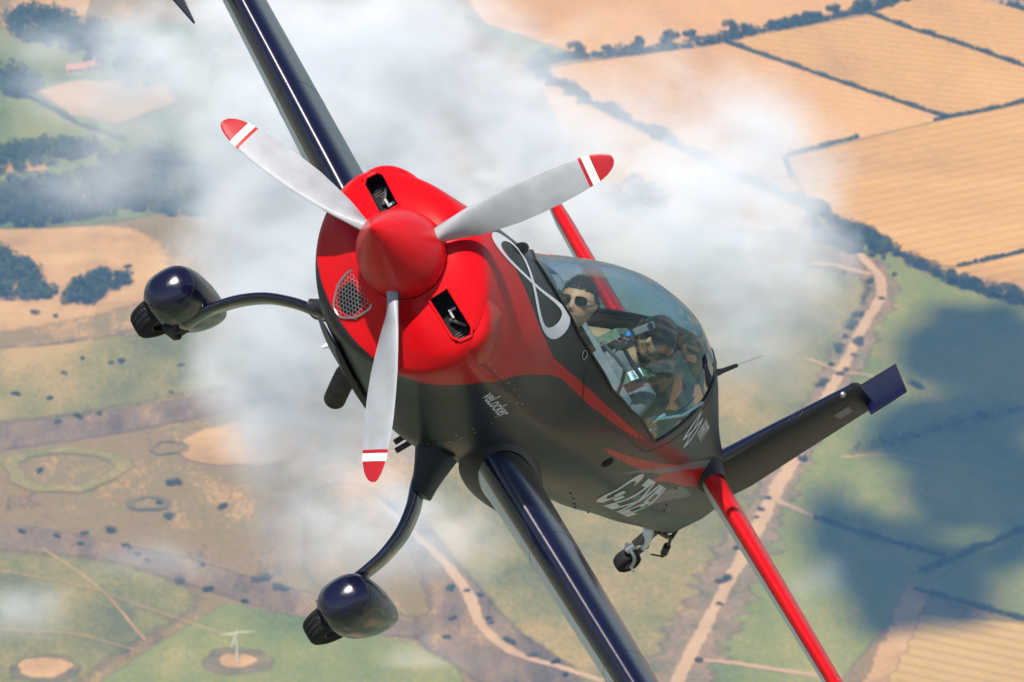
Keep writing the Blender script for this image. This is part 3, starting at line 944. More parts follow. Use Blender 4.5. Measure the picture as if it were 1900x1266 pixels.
# ------------------------------------------------------------------ propeller
prop = bpy.data.objects.new('propeller', None); COL.objects.link(prop); prop.parent = aero
rings = []
for x, r in [(-.088, .186), (-.075, .190), (-.03, .191), (.02, .186), (.07, .176), (.13, .159), (.20, .134), (.27, .106), (.34, .076), (.40, .049), (.445, .028), (.470, .015), (.482, .007), (.487, .0012)]:
    rings.append([(x, r * math.cos(a), r * math.sin(a)) for a in np.linspace(0, 2 * math.pi, 64, endpoint=False)])
sp = loft('spinner', rings, M_red, prop, True, True, True, 60)
rings = [[(x, r * math.cos(a), r * math.sin(a)) for a in np.linspace(0, 2 * math.pi, 64, endpoint=False)] for x, r in [(-.100, .15), (-.098, .193), (-.089, .1945), (-.086, .192)]]
loft('spinner_backplate', rings, M_red, prop, False)
RR = [.165, .20, .26, .33, .42, .52, .62, .72, .80, .860, .876, .888, .910, .93, .955, .975, .99, 1.0]
CH = np.interp(RR, [.165, .22, .33, .5, .68, .82, .92, .965, .99, 1.0], [.085, .105, .145, .172, .170, .150, .118, .088, .052, .022])
TH = np.interp(RR, [.165, .22, .33, .5, .75, 1.0], [.070, .052, .030, .020, .013, .006])
xs, ts = foil(16)
cxx2 = np.concatenate([xs, xs[::-1][1:-1]]); czz2 = np.concatenate([ts * 1.25, -ts[::-1][1:-1] * .55])
M_bladebk = paint('propeller_blade_back', (.05, .05, .052), .5, 0, 0, .15, 6)
for k, adeg in enumerate((66, 186, 306)):
    # direction of the blade in the disc: angle measured clockwise from the photograph's vertical
    a = math.radians(adeg)
    want = np.array([math.sin(a), math.cos(a), 0])
    # best direction in the (L, U) plane
    A2 = np.stack([AL[:2], AU[:2]], 1); ly, lz = np.linalg.solve(A2, want[:2])
    rad = unit(np.array([0, ly, lz])); tan = np.cross(np.array([1., 0, 0]), rad)     # turns this way seen from the front
    rings = []
    for r, c, t in zip(RR, CH, TH):
        beta = math.atan(.40 / r) * .92
        chd = tan * math.cos(beta) + np.array([1., 0, 0]) * math.sin(beta); nrm_ = np.cross(rad, chd)
        if nrm_[0] < 0: nrm_ = -nrm_
        sw = .010 - .05 * max(0, r - .7) ** 2 * 3
        pts = rad * r + chd * ((.36 - cxx2) * c + sw)[:, None] + nrm_ * (czz2 * t)[:, None]
        rings.append(pts)
    nv = len(cxx2); f = grid_faces(len(RR), nv, True); idx = []
    for i in range(len(RR) - 1):
        rm = (RR[i] + RR[i + 1]) / 2
        mi = 0 if rm < .860 else (1 if rm < .876 else (2 if rm < .888 else 1))
        if .876 < rm < .910: mi = 2
        idx += [mi if czz2[j] + czz2[(j + 1) % nv] > 0 else 3 if mi == 0 else mi for j in range(nv)]
    f.append(tuple(range(nv))); f.append(tuple(range((len(RR) - 1) * nv, len(RR) * nv))); idx += [0, 1]
    mesh('propeller_blade', np.concatenate(rings), f, [M_blade, M_bladered, M_white, M_bladebk], prop, True, 45, idx)
    v, f = tube_geo([rad * .13, rad * .175], .052, 20)
    mesh('blade_cuff', v, f, M_black, prop)
# ------------------------------------------------------------------ cockpit
M_seatred = paint('seat_red', (.55, .012, .014), .6, 0, 0, .2, 12)
M_panel = paint('panel_grey', (.12, .125, .13), .5, 0, 0, .2, 10)
M_gtube = paint('pale_green_tube', (.42, .52, .46), .4, 0, 0, .15, 10)
M_coam = paint('coaming_black', (.012, .013, .015), .7, 0, 0, .3, 20)
M_lens = paint('lens_glass', (.01, .01, .012), .05, 0, .5, .1, 10)
cock = [x for x in STN if -3.79 <= x <= -1.06][::2]
rows = []
for x in cock:
    r = rim_deg(x)
    half = np.linspace(0, 1, 25); dl = (r - 1.0) - (r - 1.0 + 60) * half
    Pl = section(x, np.radians(dl)); Pl = Pl * np.array([1, .965, .985]); Pl[:, 2] = np.maximum(Pl[:, 2], -.34)
    Pr = Pl[::-1] * np.array([1, -1, 1])
    rows.append(np.concatenate([Pl, Pr]))
lin = mesh('cockpit_lining', np.concatenate(rows), grid_faces(len(cock), 50), M_inner, aero, True, 50)
def bulk(name, x, mat, zlo, shrink=.955, zcut=None, lean=0.):
    r = rim_deg(x)
    d = np.linspace(min(r + (0 if zcut is None else 40), 89), -60, 24)
    P = section(x, np.radians(d)) * np.array([1, shrink, shrink])
    if zcut is not None: P[:, 2] = np.minimum(P[:, 2], zcut)
    P[:, 2] = np.maximum(P[:, 2], zlo)
    P[:, 0] += (P[:, 2] - zlo) * lean
    Q = P[::-1] * np.array([1, -1, 1])
    ring = np.concatenate([P, Q])
    back = ring - np.array([.02, 0, 0])
    n = len(ring)
    return mesh(name, np.concatenate([ring, back]), [tuple(range(n)), tuple(range(2 * n - 1, n - 1, -1))] + [(i, (i + 1) % n, n + (i + 1) % n, n + i) for i in range(n)], mat, aero, False)
bulk('front_instrument_panel', -1.42, M_coam, -.2, .95, .40)
bulk('rear_instrument_panel', -2.58, M_panel, -.2, .95, .335, -.06)
bulk('rear_bulkhead', -3.76, M_coam, -.2, .95, .56)
g = Geo()
for t in np.linspace(0, 1, 2): pass
rings = []
for x in np.linspace(-1.08, -1.42, 8):
    rings.append([q * np.array([1, .93, .90]) for q in section(x, np.radians(np.linspace(40, 140, 13)))])
mesh('glare_shield', np.concatenate(rings), grid_faces(8, 13), M_coam, aero)
# seats
def seat(x, z, red):
    o = bpy.data.objects.new('seat', None); COL.objects.link(o); o.parent = aero
    rings = []
    for t in np.linspace(0, 1, 10):
        px = x - .10 * t - .02; pz = z - .38 + .58 * t; w = .19 - .03 * t
        rings.append([(px + .035 * (abs(y) ** 3), y * w, pz) for y in np.linspace(-1, 1, 11)] + [(px - .04, y * w, pz) for y in np.linspace(1, -1, 11)])
    loft('seat_back', rings, M_coam, o)
    g = Geo(); g.box((x + .2, 0, z - .40), (.44, .36, .06)); g.build('seat_pan', M_coam, o, True, 35, .015)
    for s in (-1, 1):
        g = Geo(); g.box((x + .06, s * .265, z - .21), (.50, .13, .34)); g.build('side_cushion', red, o, True, 35, .05)
    return o
seat(-2.10, .14, M_panel)
seat(-3.42, .32, M_seatred)
# tube frame between the seats, throttle quadrant, map case
tube('frame_tube', [(-2.18, .17, .385), (-2.36, .20, .39), (-2.58, .215, .385), (-2.74, .21, .335), (-2.88, .205, .275)], .009, M_alloy, aero, 8)
tube('frame_tube', [(-2.18, -.17, .385), (-2.36, -.20, .39), (-2.58, -.215, .385), (-2.74, -.21, .335), (-2.88, -.205, .275)], .009, M_alloy, aero, 8)
tube('canopy_rail', [(-3.05, .37, .37), (-3.30, .345, .455), (-3.52, .28, .55)], .007, M_gtube, aero, 8)
g = Geo()
g.box((-3.18, .335, .335), (.16, .012, .05)); g.build('throttle_slot', M_black, aero, False)
for q_, h_ in (((-3.13, .345, .365), .07), ((-3.24, .345, .31), .05)):
    g = Geo(); g.box(q_, (.02, .012, h_)); g.build('throttle_lever', M_gtube, aero, False)
g = Geo(); g.box((-3.2, .348, .33), (.08, .006, .018)); g.build('throttle_placard', M_seatred, aero, False)

# camera rig standing on the rear coaming
rig = thing('cockpit_camera', 'dark grey box camera with lens and blue tab in front of the helmeted pilot', 'camera')
rig.matrix_world = A_MW
img_r = np.array([AF[0], AL[0], AU[0]]); img_u = np.array([AF[1], AL[1], AU[1]]); img_b = np.array([AF[2], AL[2], AU[2]])   # view axes in aeroplane axes
ru = unit(img_r * .90 + img_u * .36); rn = unit(img_b); rn = unit(rn - ru * (rn @ ru)); rv = np.cross(rn, ru)
RM = np.stack([ru, rv, rn], 1)
rc = np.array([-2.72, .05, .515])
g = Geo(); g.box(rc + ru * .03, (.105, .036, .05), RM); g.build('body', M_panel, rig, True, 35, .006)
g = Geo(); g.tube([rc + ru * .062 + rn * .02 + rv * .004, rc + ru * .062 + rn * .035 + rv * .004], .014, 14); g.build('lens', M_lens, rig)
g = Geo(); g.box(rc - ru * .055 - rv * .006, (.06, .05, .04), RM); g.box(rc - ru * .10 - rv * .03, (.055, .04, .035), RM); g.build('mount', M_coam, rig, True, 35, .004)
g = Geo(); g.box(rc - ru * .046 + rn * .024 + rv * .006, (.018, .022, .006), RM); g.build('blue_tab', paint('blue_tab', (.01, .22, .62), .5, 0, 0, .1, 10), rig, False)
g = Geo()
for q in range(7): g.box(rc - ru * (.07 - .006 * (q % 3)) + rv * (.018 - .008 * q) + rn * .0225, (.008, .004, .004), RM)
for q in range(5): g.box(rc - ru * (.115 - .005 * q) + rv * (.012 - .007 * q) + rn * .02, (.006, .004, .004), RM)
g.build('connectors', M_alloy, rig, False)
tube('stalk', [rc - ru * .09 - rv * .045, rc - ru * .08 - rv * .14, rc - ru * .06 - rv * .22], .010, M_coam, rig, 8)

# ------------------------------------------------------------------ people
M_hair = paint('dark_brown_hair', (.030, .021, .015), .6, 0, 0, .5, 60)
M_hairm = paint('grey_beard', (.30, .19, .13), .7, 0, 0, .3, 80)
M_glass = paint('dark_lenses', (.006, .006, .007), .08, 0, .5, .1, 10)
M_wire = paint('thin_metal_frame', (.3, .28, .25), .3, .9, 0, .1, 10)
M_helm = paint('black_helmet_shell', (.007, .008, .010), .32, 0, .1, .3, 12, .3)
M_shirtd = paint('dark_shirt', (.035, .037, .045), .85, 0, 0, .3, 25)
M_shirtg = paint('grey_shirt', (.16, .155, .165), .85, 0, 0, .25, 25)
M_strap = paint('olive_harness_webbing', (.10, .135, .085), .8, 0, 0, .25, 40)
M_label = paint('white_harness_label', (.75, .76, .77), .6, 0, 0, .05, 20)
def skin_mat(name, tone):
    m, nt, b = new_mat(name)
    tc = coords(nt); n1 = noise(nt, 14, 5, tc); n2 = noise(nt, 120, 4, tc)
    r = ramp(nt, n1.outputs[0], [(.3, tuple(c * .82 for c in tone)), (.7, tuple(min(1, c * 1.1) for c in tone))])
    nt.links.new(r.outputs[0], b.inputs['Base Color'])
    b.inputs['Roughness'].default_value = .5
    b.inputs['Subsurface Weight'].default_value = .12
    b.inputs['Subsurface Radius'].default_value = (.012, .005, .003)
    b.inputs['Subsurface Scale'].default_value = .5
    bp = nd(nt, 'ShaderNodeBump'); bp.inputs['Strength'].default_value = .08
    nt.links.new(n2.outputs[0], bp.inputs['Height']); nt.links.new(bp.outputs[0], b.inputs['Normal'])
    return m
M_skin1 = skin_mat('tanned_skin', (.60, .29, .155)); M_skin2 = skin_mat('bearded_skin', (.42, .25, .13))

def gauss(p, c, s): return np.exp(-(((p - np.asarray(c)) / np.asarray(s)) ** 2).sum(-1))
def head_shape(nu=44, nv=56):
    """head in its own axes: x face, y left, z up; unit metres"""
    V = []
    for i in range(nu):
        th = math.pi * i / (nu - 1)
        for j in range(nv):
            ph = 2 * math.pi * j / nv
            d = np.array([math.sin(th) * math.cos(ph), math.sin(th) * math.sin(ph), math.cos(th)])
            V.append(d)
    D = np.array(V)
    P = D * np.array([.098, .077, .118])
    P[:, 2] = np.where(P[:, 2] > 0, P[:, 2] * .95, P[:, 2])
    P[:, :2] *= (1 + .05 * np.clip(P[:, 2] / .11, 0, 1) * (1 - np.clip(P[:, 2] / .11, 0, 1)) * 4 * .5)[:, None]
    z = P[:, 2]
    # narrow the jaw, flatten the face
    k = np.clip((-z - .01) / .11, 0, 1)
    P[:, 1] *= 1 - .30 * k ** 1.3
    P[:, 0] = np.where(P[:, 0] < 0, P[:, 0] * (1 - .42 * k), P[:, 0])
    front = np.clip(D[:, 0], 0, 1)
    P[:, 0] -= .010 * front * gauss(P, (.09, .034, .008), (.05, .022, .016)) + .010 * front * gauss(P, (.09, -.034, .008), (.05, .022, .016))
    P[:, 0] += .030 * front * gauss(P, (.1, 0, -.028), (.08, .011, .016)) + .014 * front * gauss(P, (.1, 0, -.004), (.08, .009, .024))
    P[:, 0] += .008 * front * gauss(P, (.1, 0, .028), (.06, .05, .012))
    P[:, 0] += .008 * front * gauss(P, (.09, 0, -.062), (.06, .022, .007)) - .004 * front * gauss(P, (.09, 0, -.071), (.06, .022, .003)) + .008 * front * gauss(P, (.09, 0, -.079), (.06, .020, .007))
    P[:, 0] += .014 * front * gauss(P, (.07, 0, -.105), (.06, .024, .016))
    for s in (1, -1):                                   # ears
        e = gauss(P, (-.005, s * .075, -.005), (.016, .03, .026))
        P[:, 1] += s * .016 * e; P[:, 0] -= .008 * e
    return P, grid_faces(nu, nv, True)
def person_mesh(name, hc, HM, shoulders, hips, elbows, hands, mat, parent):
    """one continuous body: head, neck, trunk, arms, hands and thighs grown together"""
    P, F = head_shape()
    hv = hc + P @ HM.T
    g = Geo(); g.add(hv, F)
    nb = (shoulders[0] + shoulders[1]) / 2
    g.tube([hc - HM[:, 2] * .07 - HM[:, 0] * .02, hc * .5 + nb * .5 - HM[:, 2] * .02, nb + (hips - nb) * .02], [.052, .054, .075], 16)
    def blob(path, rads, seg=18): g.tube(path, rads, seg)
    up = nb; 
    for q in (-.075, 0, .075):
        off = unit(shoulders[0] - shoulders[1]) * q
        blob([up + off - (hips - up) * .00, up + off + (hips - up) * .25, up + off * .9 + (hips - up) * .6, hips + off * .9], [.085, .118, .112, .115])
    for sh, el, ha in zip(shoulders, elbows, hands):
        blob([up * .6 + sh * .4, sh * .9 + up * .1, sh * .7 + el * .3, el, el * .5 + ha * .5, ha], [.060, .062, .050, .042, .038, .026])
        # hand: palm and five fingers curled forward
        d = unit(ha - el); s_ = unit(np.cross(d, [0, 0, 1.])); u_ = np.cross(s_, d)
        blob([ha, ha + d * .045, ha + d * .085], [.026, .036, .030], 10)
        for k_, (o_, ln) in enumerate(((-.027, .062), (-.009, .074), (.009, .070), (.026, .054))):
            b0 = ha + d * .08 + s_ * o_
            blob([b0, b0 + d * ln * .4 - u_ * .008, b0 + d * ln * .7 - u_ * .03, b0 + d * ln * .72 - u_ * .052], [.0095, .009, .0085, .007], 8)
        b0 = ha + d * .025 + s_ * .032
        blob([b0, b0 + s_ * .028 + d * .02 - u_ * .01, b0 + s_ * .030 + d * .048 - u_ * .028], [.012, .010, .008], 8)
    sv = unit(shoulders[0] - shoulders[1])
    for s in (1, -1):
        kn = hips + np.array([.38, 0, .05]) + sv * .10 * s; ft = hips + np.array([.70, 0, -.12]) + sv * .09 * s
        blob([hips + sv * .07 * s, hips * .5 + kn * .5, kn, kn * .5 + ft * .5, ft, ft + np.array([.05, 0, .10])], [.10, .085, .06, .052, .04, .03])
    o = g.build(name, mat, parent, True, None)
    md = o.modifiers.new('one_skin', 'REMESH'); md.mode = 'VOXEL'; md.voxel_size = .0065; md.use_smooth_shade = True
    dg = bpy.context.evaluated_depsgraph_get(); dg.update()
    me_ = bpy.data.meshes.new_from_object(o.evaluated_get(dg)); o.modifiers.clear(); old = o.data; o.data = me_
    bpy.data.meshes.remove(old); me_.shade_smooth()
    if not me_.materials: me_.materials.append(mat)
    return o
def hmat(face, up):
    u_ = unit(up); f_ = unit(np.asarray(face) - u_ * (np.asarray(face) @ u_)); l_ = np.cross(u_, f_)
    return np.stack([f_, l_, u_], 1)
def cap_mesh(name, hc, HM, grow, test, mat, parent, jitter=0.):
    P, F = head_shape(60, 76)
    keep = test(P)
    V = P * np.array([grow, grow, 1 + (grow - 1) * .55])
    if jitter: V = V + nrs.normal(0, jitter, V.shape) * keep[:, None]
    F = [f for f in F if all(keep[i] for i in f)]
    used = sorted({i for f in F for i in f}); mp = {q: k for k, q in enumerate(used)}
    o = mesh(name, hc + V[used] @ HM.T, [tuple(mp[i] for i in f) for f in F], mat, parent, True, None)
    md = o.modifiers.new('thick', 'SOLIDIFY'); md.thickness = .006; md.offset = -1
    return o
def strands(name, hc, HM, test, mat, parent, n, ln, seed, droop=.3, base=1.0):
    """short hairs rooted over the part of the head where test is true"""
    P, F = head_shape(60, 76); k = np.where(test(P))[0]; r = np.random.RandomState(seed)
    idx = k[r.randint(0, len(k), n)]
    p = P[idx] * base + r.normal(0, .0022, (n, 3)); no = P[idx] / np.linalg.norm(P[idx], axis=1, keepdims=True)
    d_ = no + r.normal(0, .35, (n, 3)) + np.array([.25, 0, -droop]); d_ /= np.linalg.norm(d_, axis=1, keepdims=True)
    s_ = np.cross(d_, r.normal(size=(n, 3))); s_ /= np.linalg.norm(s_, axis=1, keepdims=True)
    L_ = ln * r.uniform(.5, 1.2, (n, 1)); w = .0016
    V = np.stack([p - s_ * w, p + s_ * w, p + d_ * L_ + s_ * w * .3], 1).reshape(-1, 3)
    me_ = raw = bpy.data.meshes.new(name); me_.from_pydata([tuple(map(float, v)) for v in hc + V @ HM.T], [], [(3 * i, 3 * i + 1, 3 * i + 2) for i in range(n)])
    me_.update(); return link_mesh(name, me_, mat, parent)
def shirt(name, body, cond, mat, parent, off=.010):
    """cloth that follows the trunk and arms"""
    me0 = body.data
    n = len(me0.vertices); co = np.zeros(n * 3); me0.vertices.foreach_get('co', co); co = co.reshape(-1, 3)
    no = np.zeros(n * 3); me0.vertices.foreach_get('normal', no); no = no.reshape(-1, 3)
    k = cond(co)
    F = [tuple(p.vertices) for p in me0.polygons if all(k[i] for i in p.vertices)]
    used = sorted({i for f in F for i in f}); mp = {q: a for a, q in enumerate(used)}
    w = np.sin(co[:, 0] * 70 + co[:, 2] * 45) * np.sin(co[:, 1] * 60 + co[:, 2] * 30) * .003
    V = co + no * (off + w)[:, None]
    return mesh(name, V[used], [tuple(mp[i] for i in f) for f in F], mat, parent, True, None)

# ---- front occupant: bare head, sunglasses
HM1 = hmat((.965, .10, -.15), (.164, -.73, .655)); hc1 = np.array([-1.945, .018, .405])
p1 = thing('person', 'bare-headed person with short dark hair and sunglasses in the front seat, head tilted', 'person')
p1.matrix_world = A_MW
sh1 = np.array([[-2.0, .19, .225], [-2.0, -.17, .205]]); hip1 = np.array([-1.98, 0, -.22])
b1 = person_mesh('body', hc1, HM1, sh1, hip1, np.array([[-1.86, .255, .02], [-1.86, -.25, .0]]), np.array([[-1.62, .20, .02], [-1.62, -.10, -.02]]), M_skin1, p1)
headz = lambda c: ((c - hc1) @ HM1[:, 2])
shirt('shirt', b1, lambda c: (headz(c) < -.118) & (c[:, 2] > -.3) & (c[:, 0] < -1.64), M_shirtd, p1)
hair_t = lambda P: ((P[:, 2] > .058 - .012 * (P[:, 1] / .07) ** 2) & (P[:, 0] > .03)) | ((P[:, 0] <= .03) & (P[:, 2] > .0 + .9 * P[:, 0])) & (P[:, 2] > -.05)
cap_mesh('scalp_hair', hc1, HM1, 1.03, hair_t, M_hair, p1, .0015)
strands('hair', hc1, HM1, hair_t, M_hair, p1, 3200, .017, 3, .1, 1.02)
strands('stubble', hc1, HM1, lambda P: (P[:, 2] < -.055) & (P[:, 0] > .01) & (P[:, 2] > -.112), M_hairm, p1, 700, .004, 4)
def specs(hc, HM, parent, mat_l, wide=.030, tall=.021, fwd=.097):
    o = bpy.data.objects.new('sunglasses', None); COL.objects.link(o); o.parent = parent
    for s in (1, -1):
        v = []
        for a in np.linspace(0, 2 * math.pi, 20, endpoint=False):
            c_, s_ = sup(a, 2.8)
            v.append(hc + HM @ np.array([fwd - .16 * (s * .036 + c_ * wide) ** 2 * 14, s * .036 + c_ * wide, .006 + s_ * tall]))
        v2 = [p + HM[:, 0] * .003 for p in v]
        mesh('lens', np.array(v + v2), [tuple(range(20)), tuple(range(39, 19, -1))] + [(i, (i + 1) % 20, 20 + (i + 1) % 20, 20 + i) for i in range(20)], mat_l, o, False)
        tube('temple', [hc + HM @ np.array(q) for q in ((fwd - .012, s * .066, .012), (.03, s * .082, .012), (-.012, s * .084, .006))], .0022, M_wire, o, 5)
    tube('bridge', [hc + HM @ np.array(q) for q in ((fwd, .010, .010), (fwd + .004, 0, .013), (fwd, -.010, .010))], .0022, M_wire, o, 5)
    return o
specs(hc1, HM1, p1, M_glass)
# ---- rear occupant: black helmet, dark visor, boom microphone, harness
HM2 = hmat((.86, .25, -.36), (.09, -.46, .87)); hc2 = np.array([-3.14, .005, .535])
p2 = thing('person', 'pilot in black helmet and dark glasses with grey shirt and harness in the rear seat', 'person')
p2.matrix_world = A_MW
sh2 = np.array([[-3.22, .20, .335], [-3.22, -.17, .315]]); hip2 = np.array([-3.26, 0, -.08])
b2 = person_mesh('body', hc2, HM2, sh2, hip2, np.array([[-3.05, .27, .15], [-3.05, -.26, .12]]), np.array([[-2.82, .22, .16], [-2.82, -.06, .10]]), M_skin2, p2)
headz2 = lambda c: ((c - hc2) @ HM2[:, 2])
shirt('shirt', b2, lambda c: (headz2(c) < -.128) & (c[:, 2] > -.2) & (c[:, 0] < -2.85), M_shirtg, p2)
hl = cap_mesh('helmet', hc2, HM2, 1.20, lambda P: ((P[:, 2] > .030) | (P[:, 0] < .012)) & (P[:, 2] > -.075), M_helm, p2)
for s in (1, -1):
    g = Geo()
    c0 = hc2 + HM2 @ np.array([-.005, s * .098, -.015])
    g.tube([c0 - HM2[:, 1] * .018 * s, c0 + HM2[:, 1] * .010 * s], [.036, .030], 16); g.build('ear_cup', M_coam, hl)

vz = []
for t in np.linspace(-1, 1, 17):
    for q in (0, .5, 1):
        vz.append(hc2 + HM2 @ np.array([.128 * math.cos(t * 1.05) - .010 + .012 * (1 - q), .108 * math.sin(t * 1.05), .058 - .052 * q]))
mesh('visor', vz, grid_faces(17, 3), M_helm, hl)
specs(hc2, HM2, p2, M_glass, .033, .024, .102)
strands('beard', hc2, HM2, lambda P: (P[:, 2] < -.045) & (P[:, 0] > -.01) & ~((np.abs(P[:, 1]) < .020) & (P[:, 2] > -.084) & (P[:, 2] < -.060)), M_hair, p2, 1600, .010, 5)
tube('boom_microphone', [hc2 + HM2 @ np.array(q) for q in ((.0, .105, -.02), (.05, .098, -.055), (.105, .05, -.070), (.118, .018, -.068))], [.004, .004, .004, .010], M_coam, p2, 8)
hs_ = bpy.data.objects.new('harness', None); COL.objects.link(hs_); hs_.parent = p2
dgx = bpy.context.evaluated_depsgraph_get()
def strap(name, pts, w, mat, parent, nrm):
    v = []
    P, T, N, B = frames(pts)
    for p, t in zip(P, T):
        s_ = unit(np.cross(t, nrm)); v += [p + s_ * w / 2, p - s_ * w / 2, p - s_ * w / 2 + unit(nrm) * .004, p + s_ * w / 2 + unit(nrm) * .004]
    return mesh(name, v, grid_faces(len(P), 4, True), mat, parent, False)
for s in (1, -1):
    strap('shoulder_strap', [(-3.32, s * .11, .44), (-3.22, s * .112, .440), (-3.12, s * .112, .40), (-3.075, s * .108, .30), (-3.07, s * .08, .16), (-3.09, s * .02, .02)], .050, M_strap, hs_, np.array([.8, 0, .6]))
lb = strap('harness_label', [(-3.098, .118, .405), (-3.072, .114, .345)], .045, M_label, p2, np.array([.85, .1, .5]))
def label_place(u, w_):
    c0 = np.array([-3.0805, .1165, .377]); a_ = unit(np.array([-.02, 1., .02])); b_ = unit(np.array([-.4, .02, .92]))
    return c0 + a_ * (u - .5) * .040 + b_ * (w_ - .5) * .040 + unit([.9, .1, .4]) * .0085
def two_lines(s1, s2):
    v1, f1 = text_mesh(s1, .02); v2, f2 = text_mesh(s2, .02)
    v1 = v1.copy(); v2 = v2.copy(); v1[:, 1] = .56 + v1[:, 1] * .36; v2[:, 1] = .08 + v2[:, 1] * .36
    return np.concatenate([v1, v2]), f1 + [[i + len(v1) for i in f] for f in f2]
decal('label_lettering', two_lines('HOOKER', 'HARNESS'), label_place, M_black, lb)
g = Geo(); g.box((-3.065, 0, .06), (.02, .07, .07)); g.build('buckle', M_alloy, hs_, True, 35, .006)
# ------------------------------------------------------------------ ground
def ground_mat(name, stops, scale=.02, stretch=(1, 1), rot=0., rows=None, rough=.95, fine=.5, fscale=.45):
    """land seen from the air: broad drift, mottling and, for crops, rows"""
    m, nt, b = new_mat(name)
    tc = coords(nt, 'Object')
    mp = nd(nt, 'ShaderNodeMapping'); mp.inputs['Rotation'].default_value = (0, 0, rot); mp.inputs['Scale'].default_value = (stretch[0], stretch[1], 1)
    nt.links.new(tc, mp.inputs['Vector'])
    n1 = noise(nt, scale, 10, mp.outputs[0], .68)
    n2 = noise(nt, fscale, 5, mp.outputs[0], .65)
    mx = nd(nt, 'ShaderNodeMath', operation='MULTIPLY_ADD')
    nt.links.new(n2.outputs[0], mx.inputs[0]); mx.inputs[1].default_value = fine
    sb = nd(nt, 'ShaderNodeMath', operation='SUBTRACT'); nt.links.new(n1.outputs[0], sb.inputs[0]); sb.inputs[1].default_value = fine / 2
    nt.links.new(sb.outputs[0], mx.inputs[2])
    col = ramp(nt, mx.outputs[0], stops).outputs[0]
    if rows:
        period, strength, ang = rows
        mp2 = nd(nt, 'ShaderNodeMapping'); mp2.inputs['Rotation'].default_value = (0, 0, ang)
        nt.links.new(tc, mp2.inputs['Vector'])
        wv = nd(nt, 'ShaderNodeTexWave', wave_type='BANDS', bands_direction='X'); wv.inputs['Scale'].default_value = .314 / period
        wv.inputs['Distortion'].default_value = 1.4; wv.inputs['Detail'].default_value = 2; wv.inputs['Detail Scale'].default_value = .02
        nt.links.new(mp2.outputs[0], wv.inputs['Vector'])
        pw = nd(nt, 'ShaderNodeMath', operation='POWER'); nt.links.new(wv.outputs['Fac'], pw.inputs[0]); pw.inputs[1].default_value = 11
        st = nd(nt, 'ShaderNodeMath', operation='MULTIPLY'); nt.links.new(pw.outputs[0], st.inputs[0]); st.inputs[1].default_value = strength
        col = mixc(nt, st.outputs[0], col, tuple(c * .62 for c in stops[0][1]))
    nt.links.new(col, b.inputs['Base Color'])
    at = nd(nt, 'ShaderNodeAttribute', attribute_name='edge')
    n3 = noise(nt, .22, 6, tc, .7)
    s1 = nd(nt, 'ShaderNodeMath', operation='MULTIPLY_ADD'); nt.links.new(n3.outputs[0], s1.inputs[0]); s1.inputs[1].default_value = 1.5; s1.inputs[2].default_value = -1.0
    s2 = nd(nt, 'ShaderNodeMath', operation='MULTIPLY_ADD'); nt.links.new(at.outputs['Fac'], s2.inputs[0]); s2.inputs[1].default_value = 2.0; nt.links.new(s1.outputs[0], s2.inputs[2])
    s3 = nd(nt, 'ShaderNodeMapRange', interpolation_type='SMOOTHSTEP'); s3.inputs[1].default_value = .0; s3.inputs[2].default_value = .9; nt.links.new(s2.outputs[0], s3.inputs[0])
    nt.links.new(s3.outputs[0], b.inputs['Alpha'])
    b.inputs['Roughness'].default_value = rough; b.inputs['Specular IOR Level'].default_value = .1
    return m
TAN = [(.34, (.36, .20, .055)), (.45, (.50, .285, .076)), (.55, (.56, .325, .090)), (.68, (.64, .40, .13))]
PINKT = [(.34, (.42, .23, .080)), (.45, (.53, .30, .105)), (.55, (.58, .34, .125)), (.68, (.66, .42, .18))]
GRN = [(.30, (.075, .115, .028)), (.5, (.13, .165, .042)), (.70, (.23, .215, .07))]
BRGRN = [(.34, (.095, .13, .032)), (.46, (.165, .195, .048)), (.56, (.22, .225, .060)), (.68, (.34, .28, .09))]
HEATH = [(.36, (.12, .098, .040)), (.45, (.27, .175, .072)), (.52, (.175, .150, .052)), (.58, (.32, .205, .082)), (.66, (.46, .285, .115))]
PURP = [(.36, (.095, .070, .046)), (.46, (.170, .120, .076)), (.56, (.225, .160, .090)), (.66, (.38, .25, .115))]
MG = dict(
    heath=ground_mat('heath_grass', HEATH, .018, (1.5, .5), .5),
    olive=ground_mat('olive_grass', [(.36, (.11, .115, .035)), (.47, (.19, .178, .052)), (.55, (.265, .21, .068)), (.66, (.40, .275, .10))], .014, (1.4, .6), .4),
    tan=ground_mat('ripe_wheat', TAN, .008, (1, .4), .15, (8., .45, -1.23)),
    tan2=ground_mat('ripe_barley', TAN, .008, (.4, 1), .15, (9., .42, 1.03)),
    pink=ground_mat('cut_stubble', PINKT, .008, (1, .4), .1, (8., .30, -1.23)),
    yellow=ground_mat('yellow_crop', [(.3, (.42, .27, .085)), (.7, (.53, .35, .13))], .01, (1, .5), 0, (8., .7, -1.054)),
    green=ground_mat('pasture', GRN, .012, (1.4, .6), .4),
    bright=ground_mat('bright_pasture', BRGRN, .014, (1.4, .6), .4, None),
    purple=ground_mat('heather', PURP, .03, (2.0, .5), -.25, None, .95, .5, .5),
    dirt=ground_mat('bare_track', [(.3, (.40, .26, .15)), (.7, (.52, .36, .22))], .05),
    sand=ground_mat('sandy_turf', [(.36, (.34, .205, .085)), (.5, (.46, .28, .115)), (.64, (.54, .35, .15))], .03),
    scrub=ground_mat('dark_scrub_grass', [(.3, (.085, .085, .042)), (.7, (.26, .19, .09))], .06),
    verge=ground_mat('rough_verge', [(.3, (.10, .12, .045)), (.5, (.22, .16, .09)), (.7, (.33, .22, .13))], .05, (1, 1), 0, None, .95, .6, .4),
)
SHEETS = []
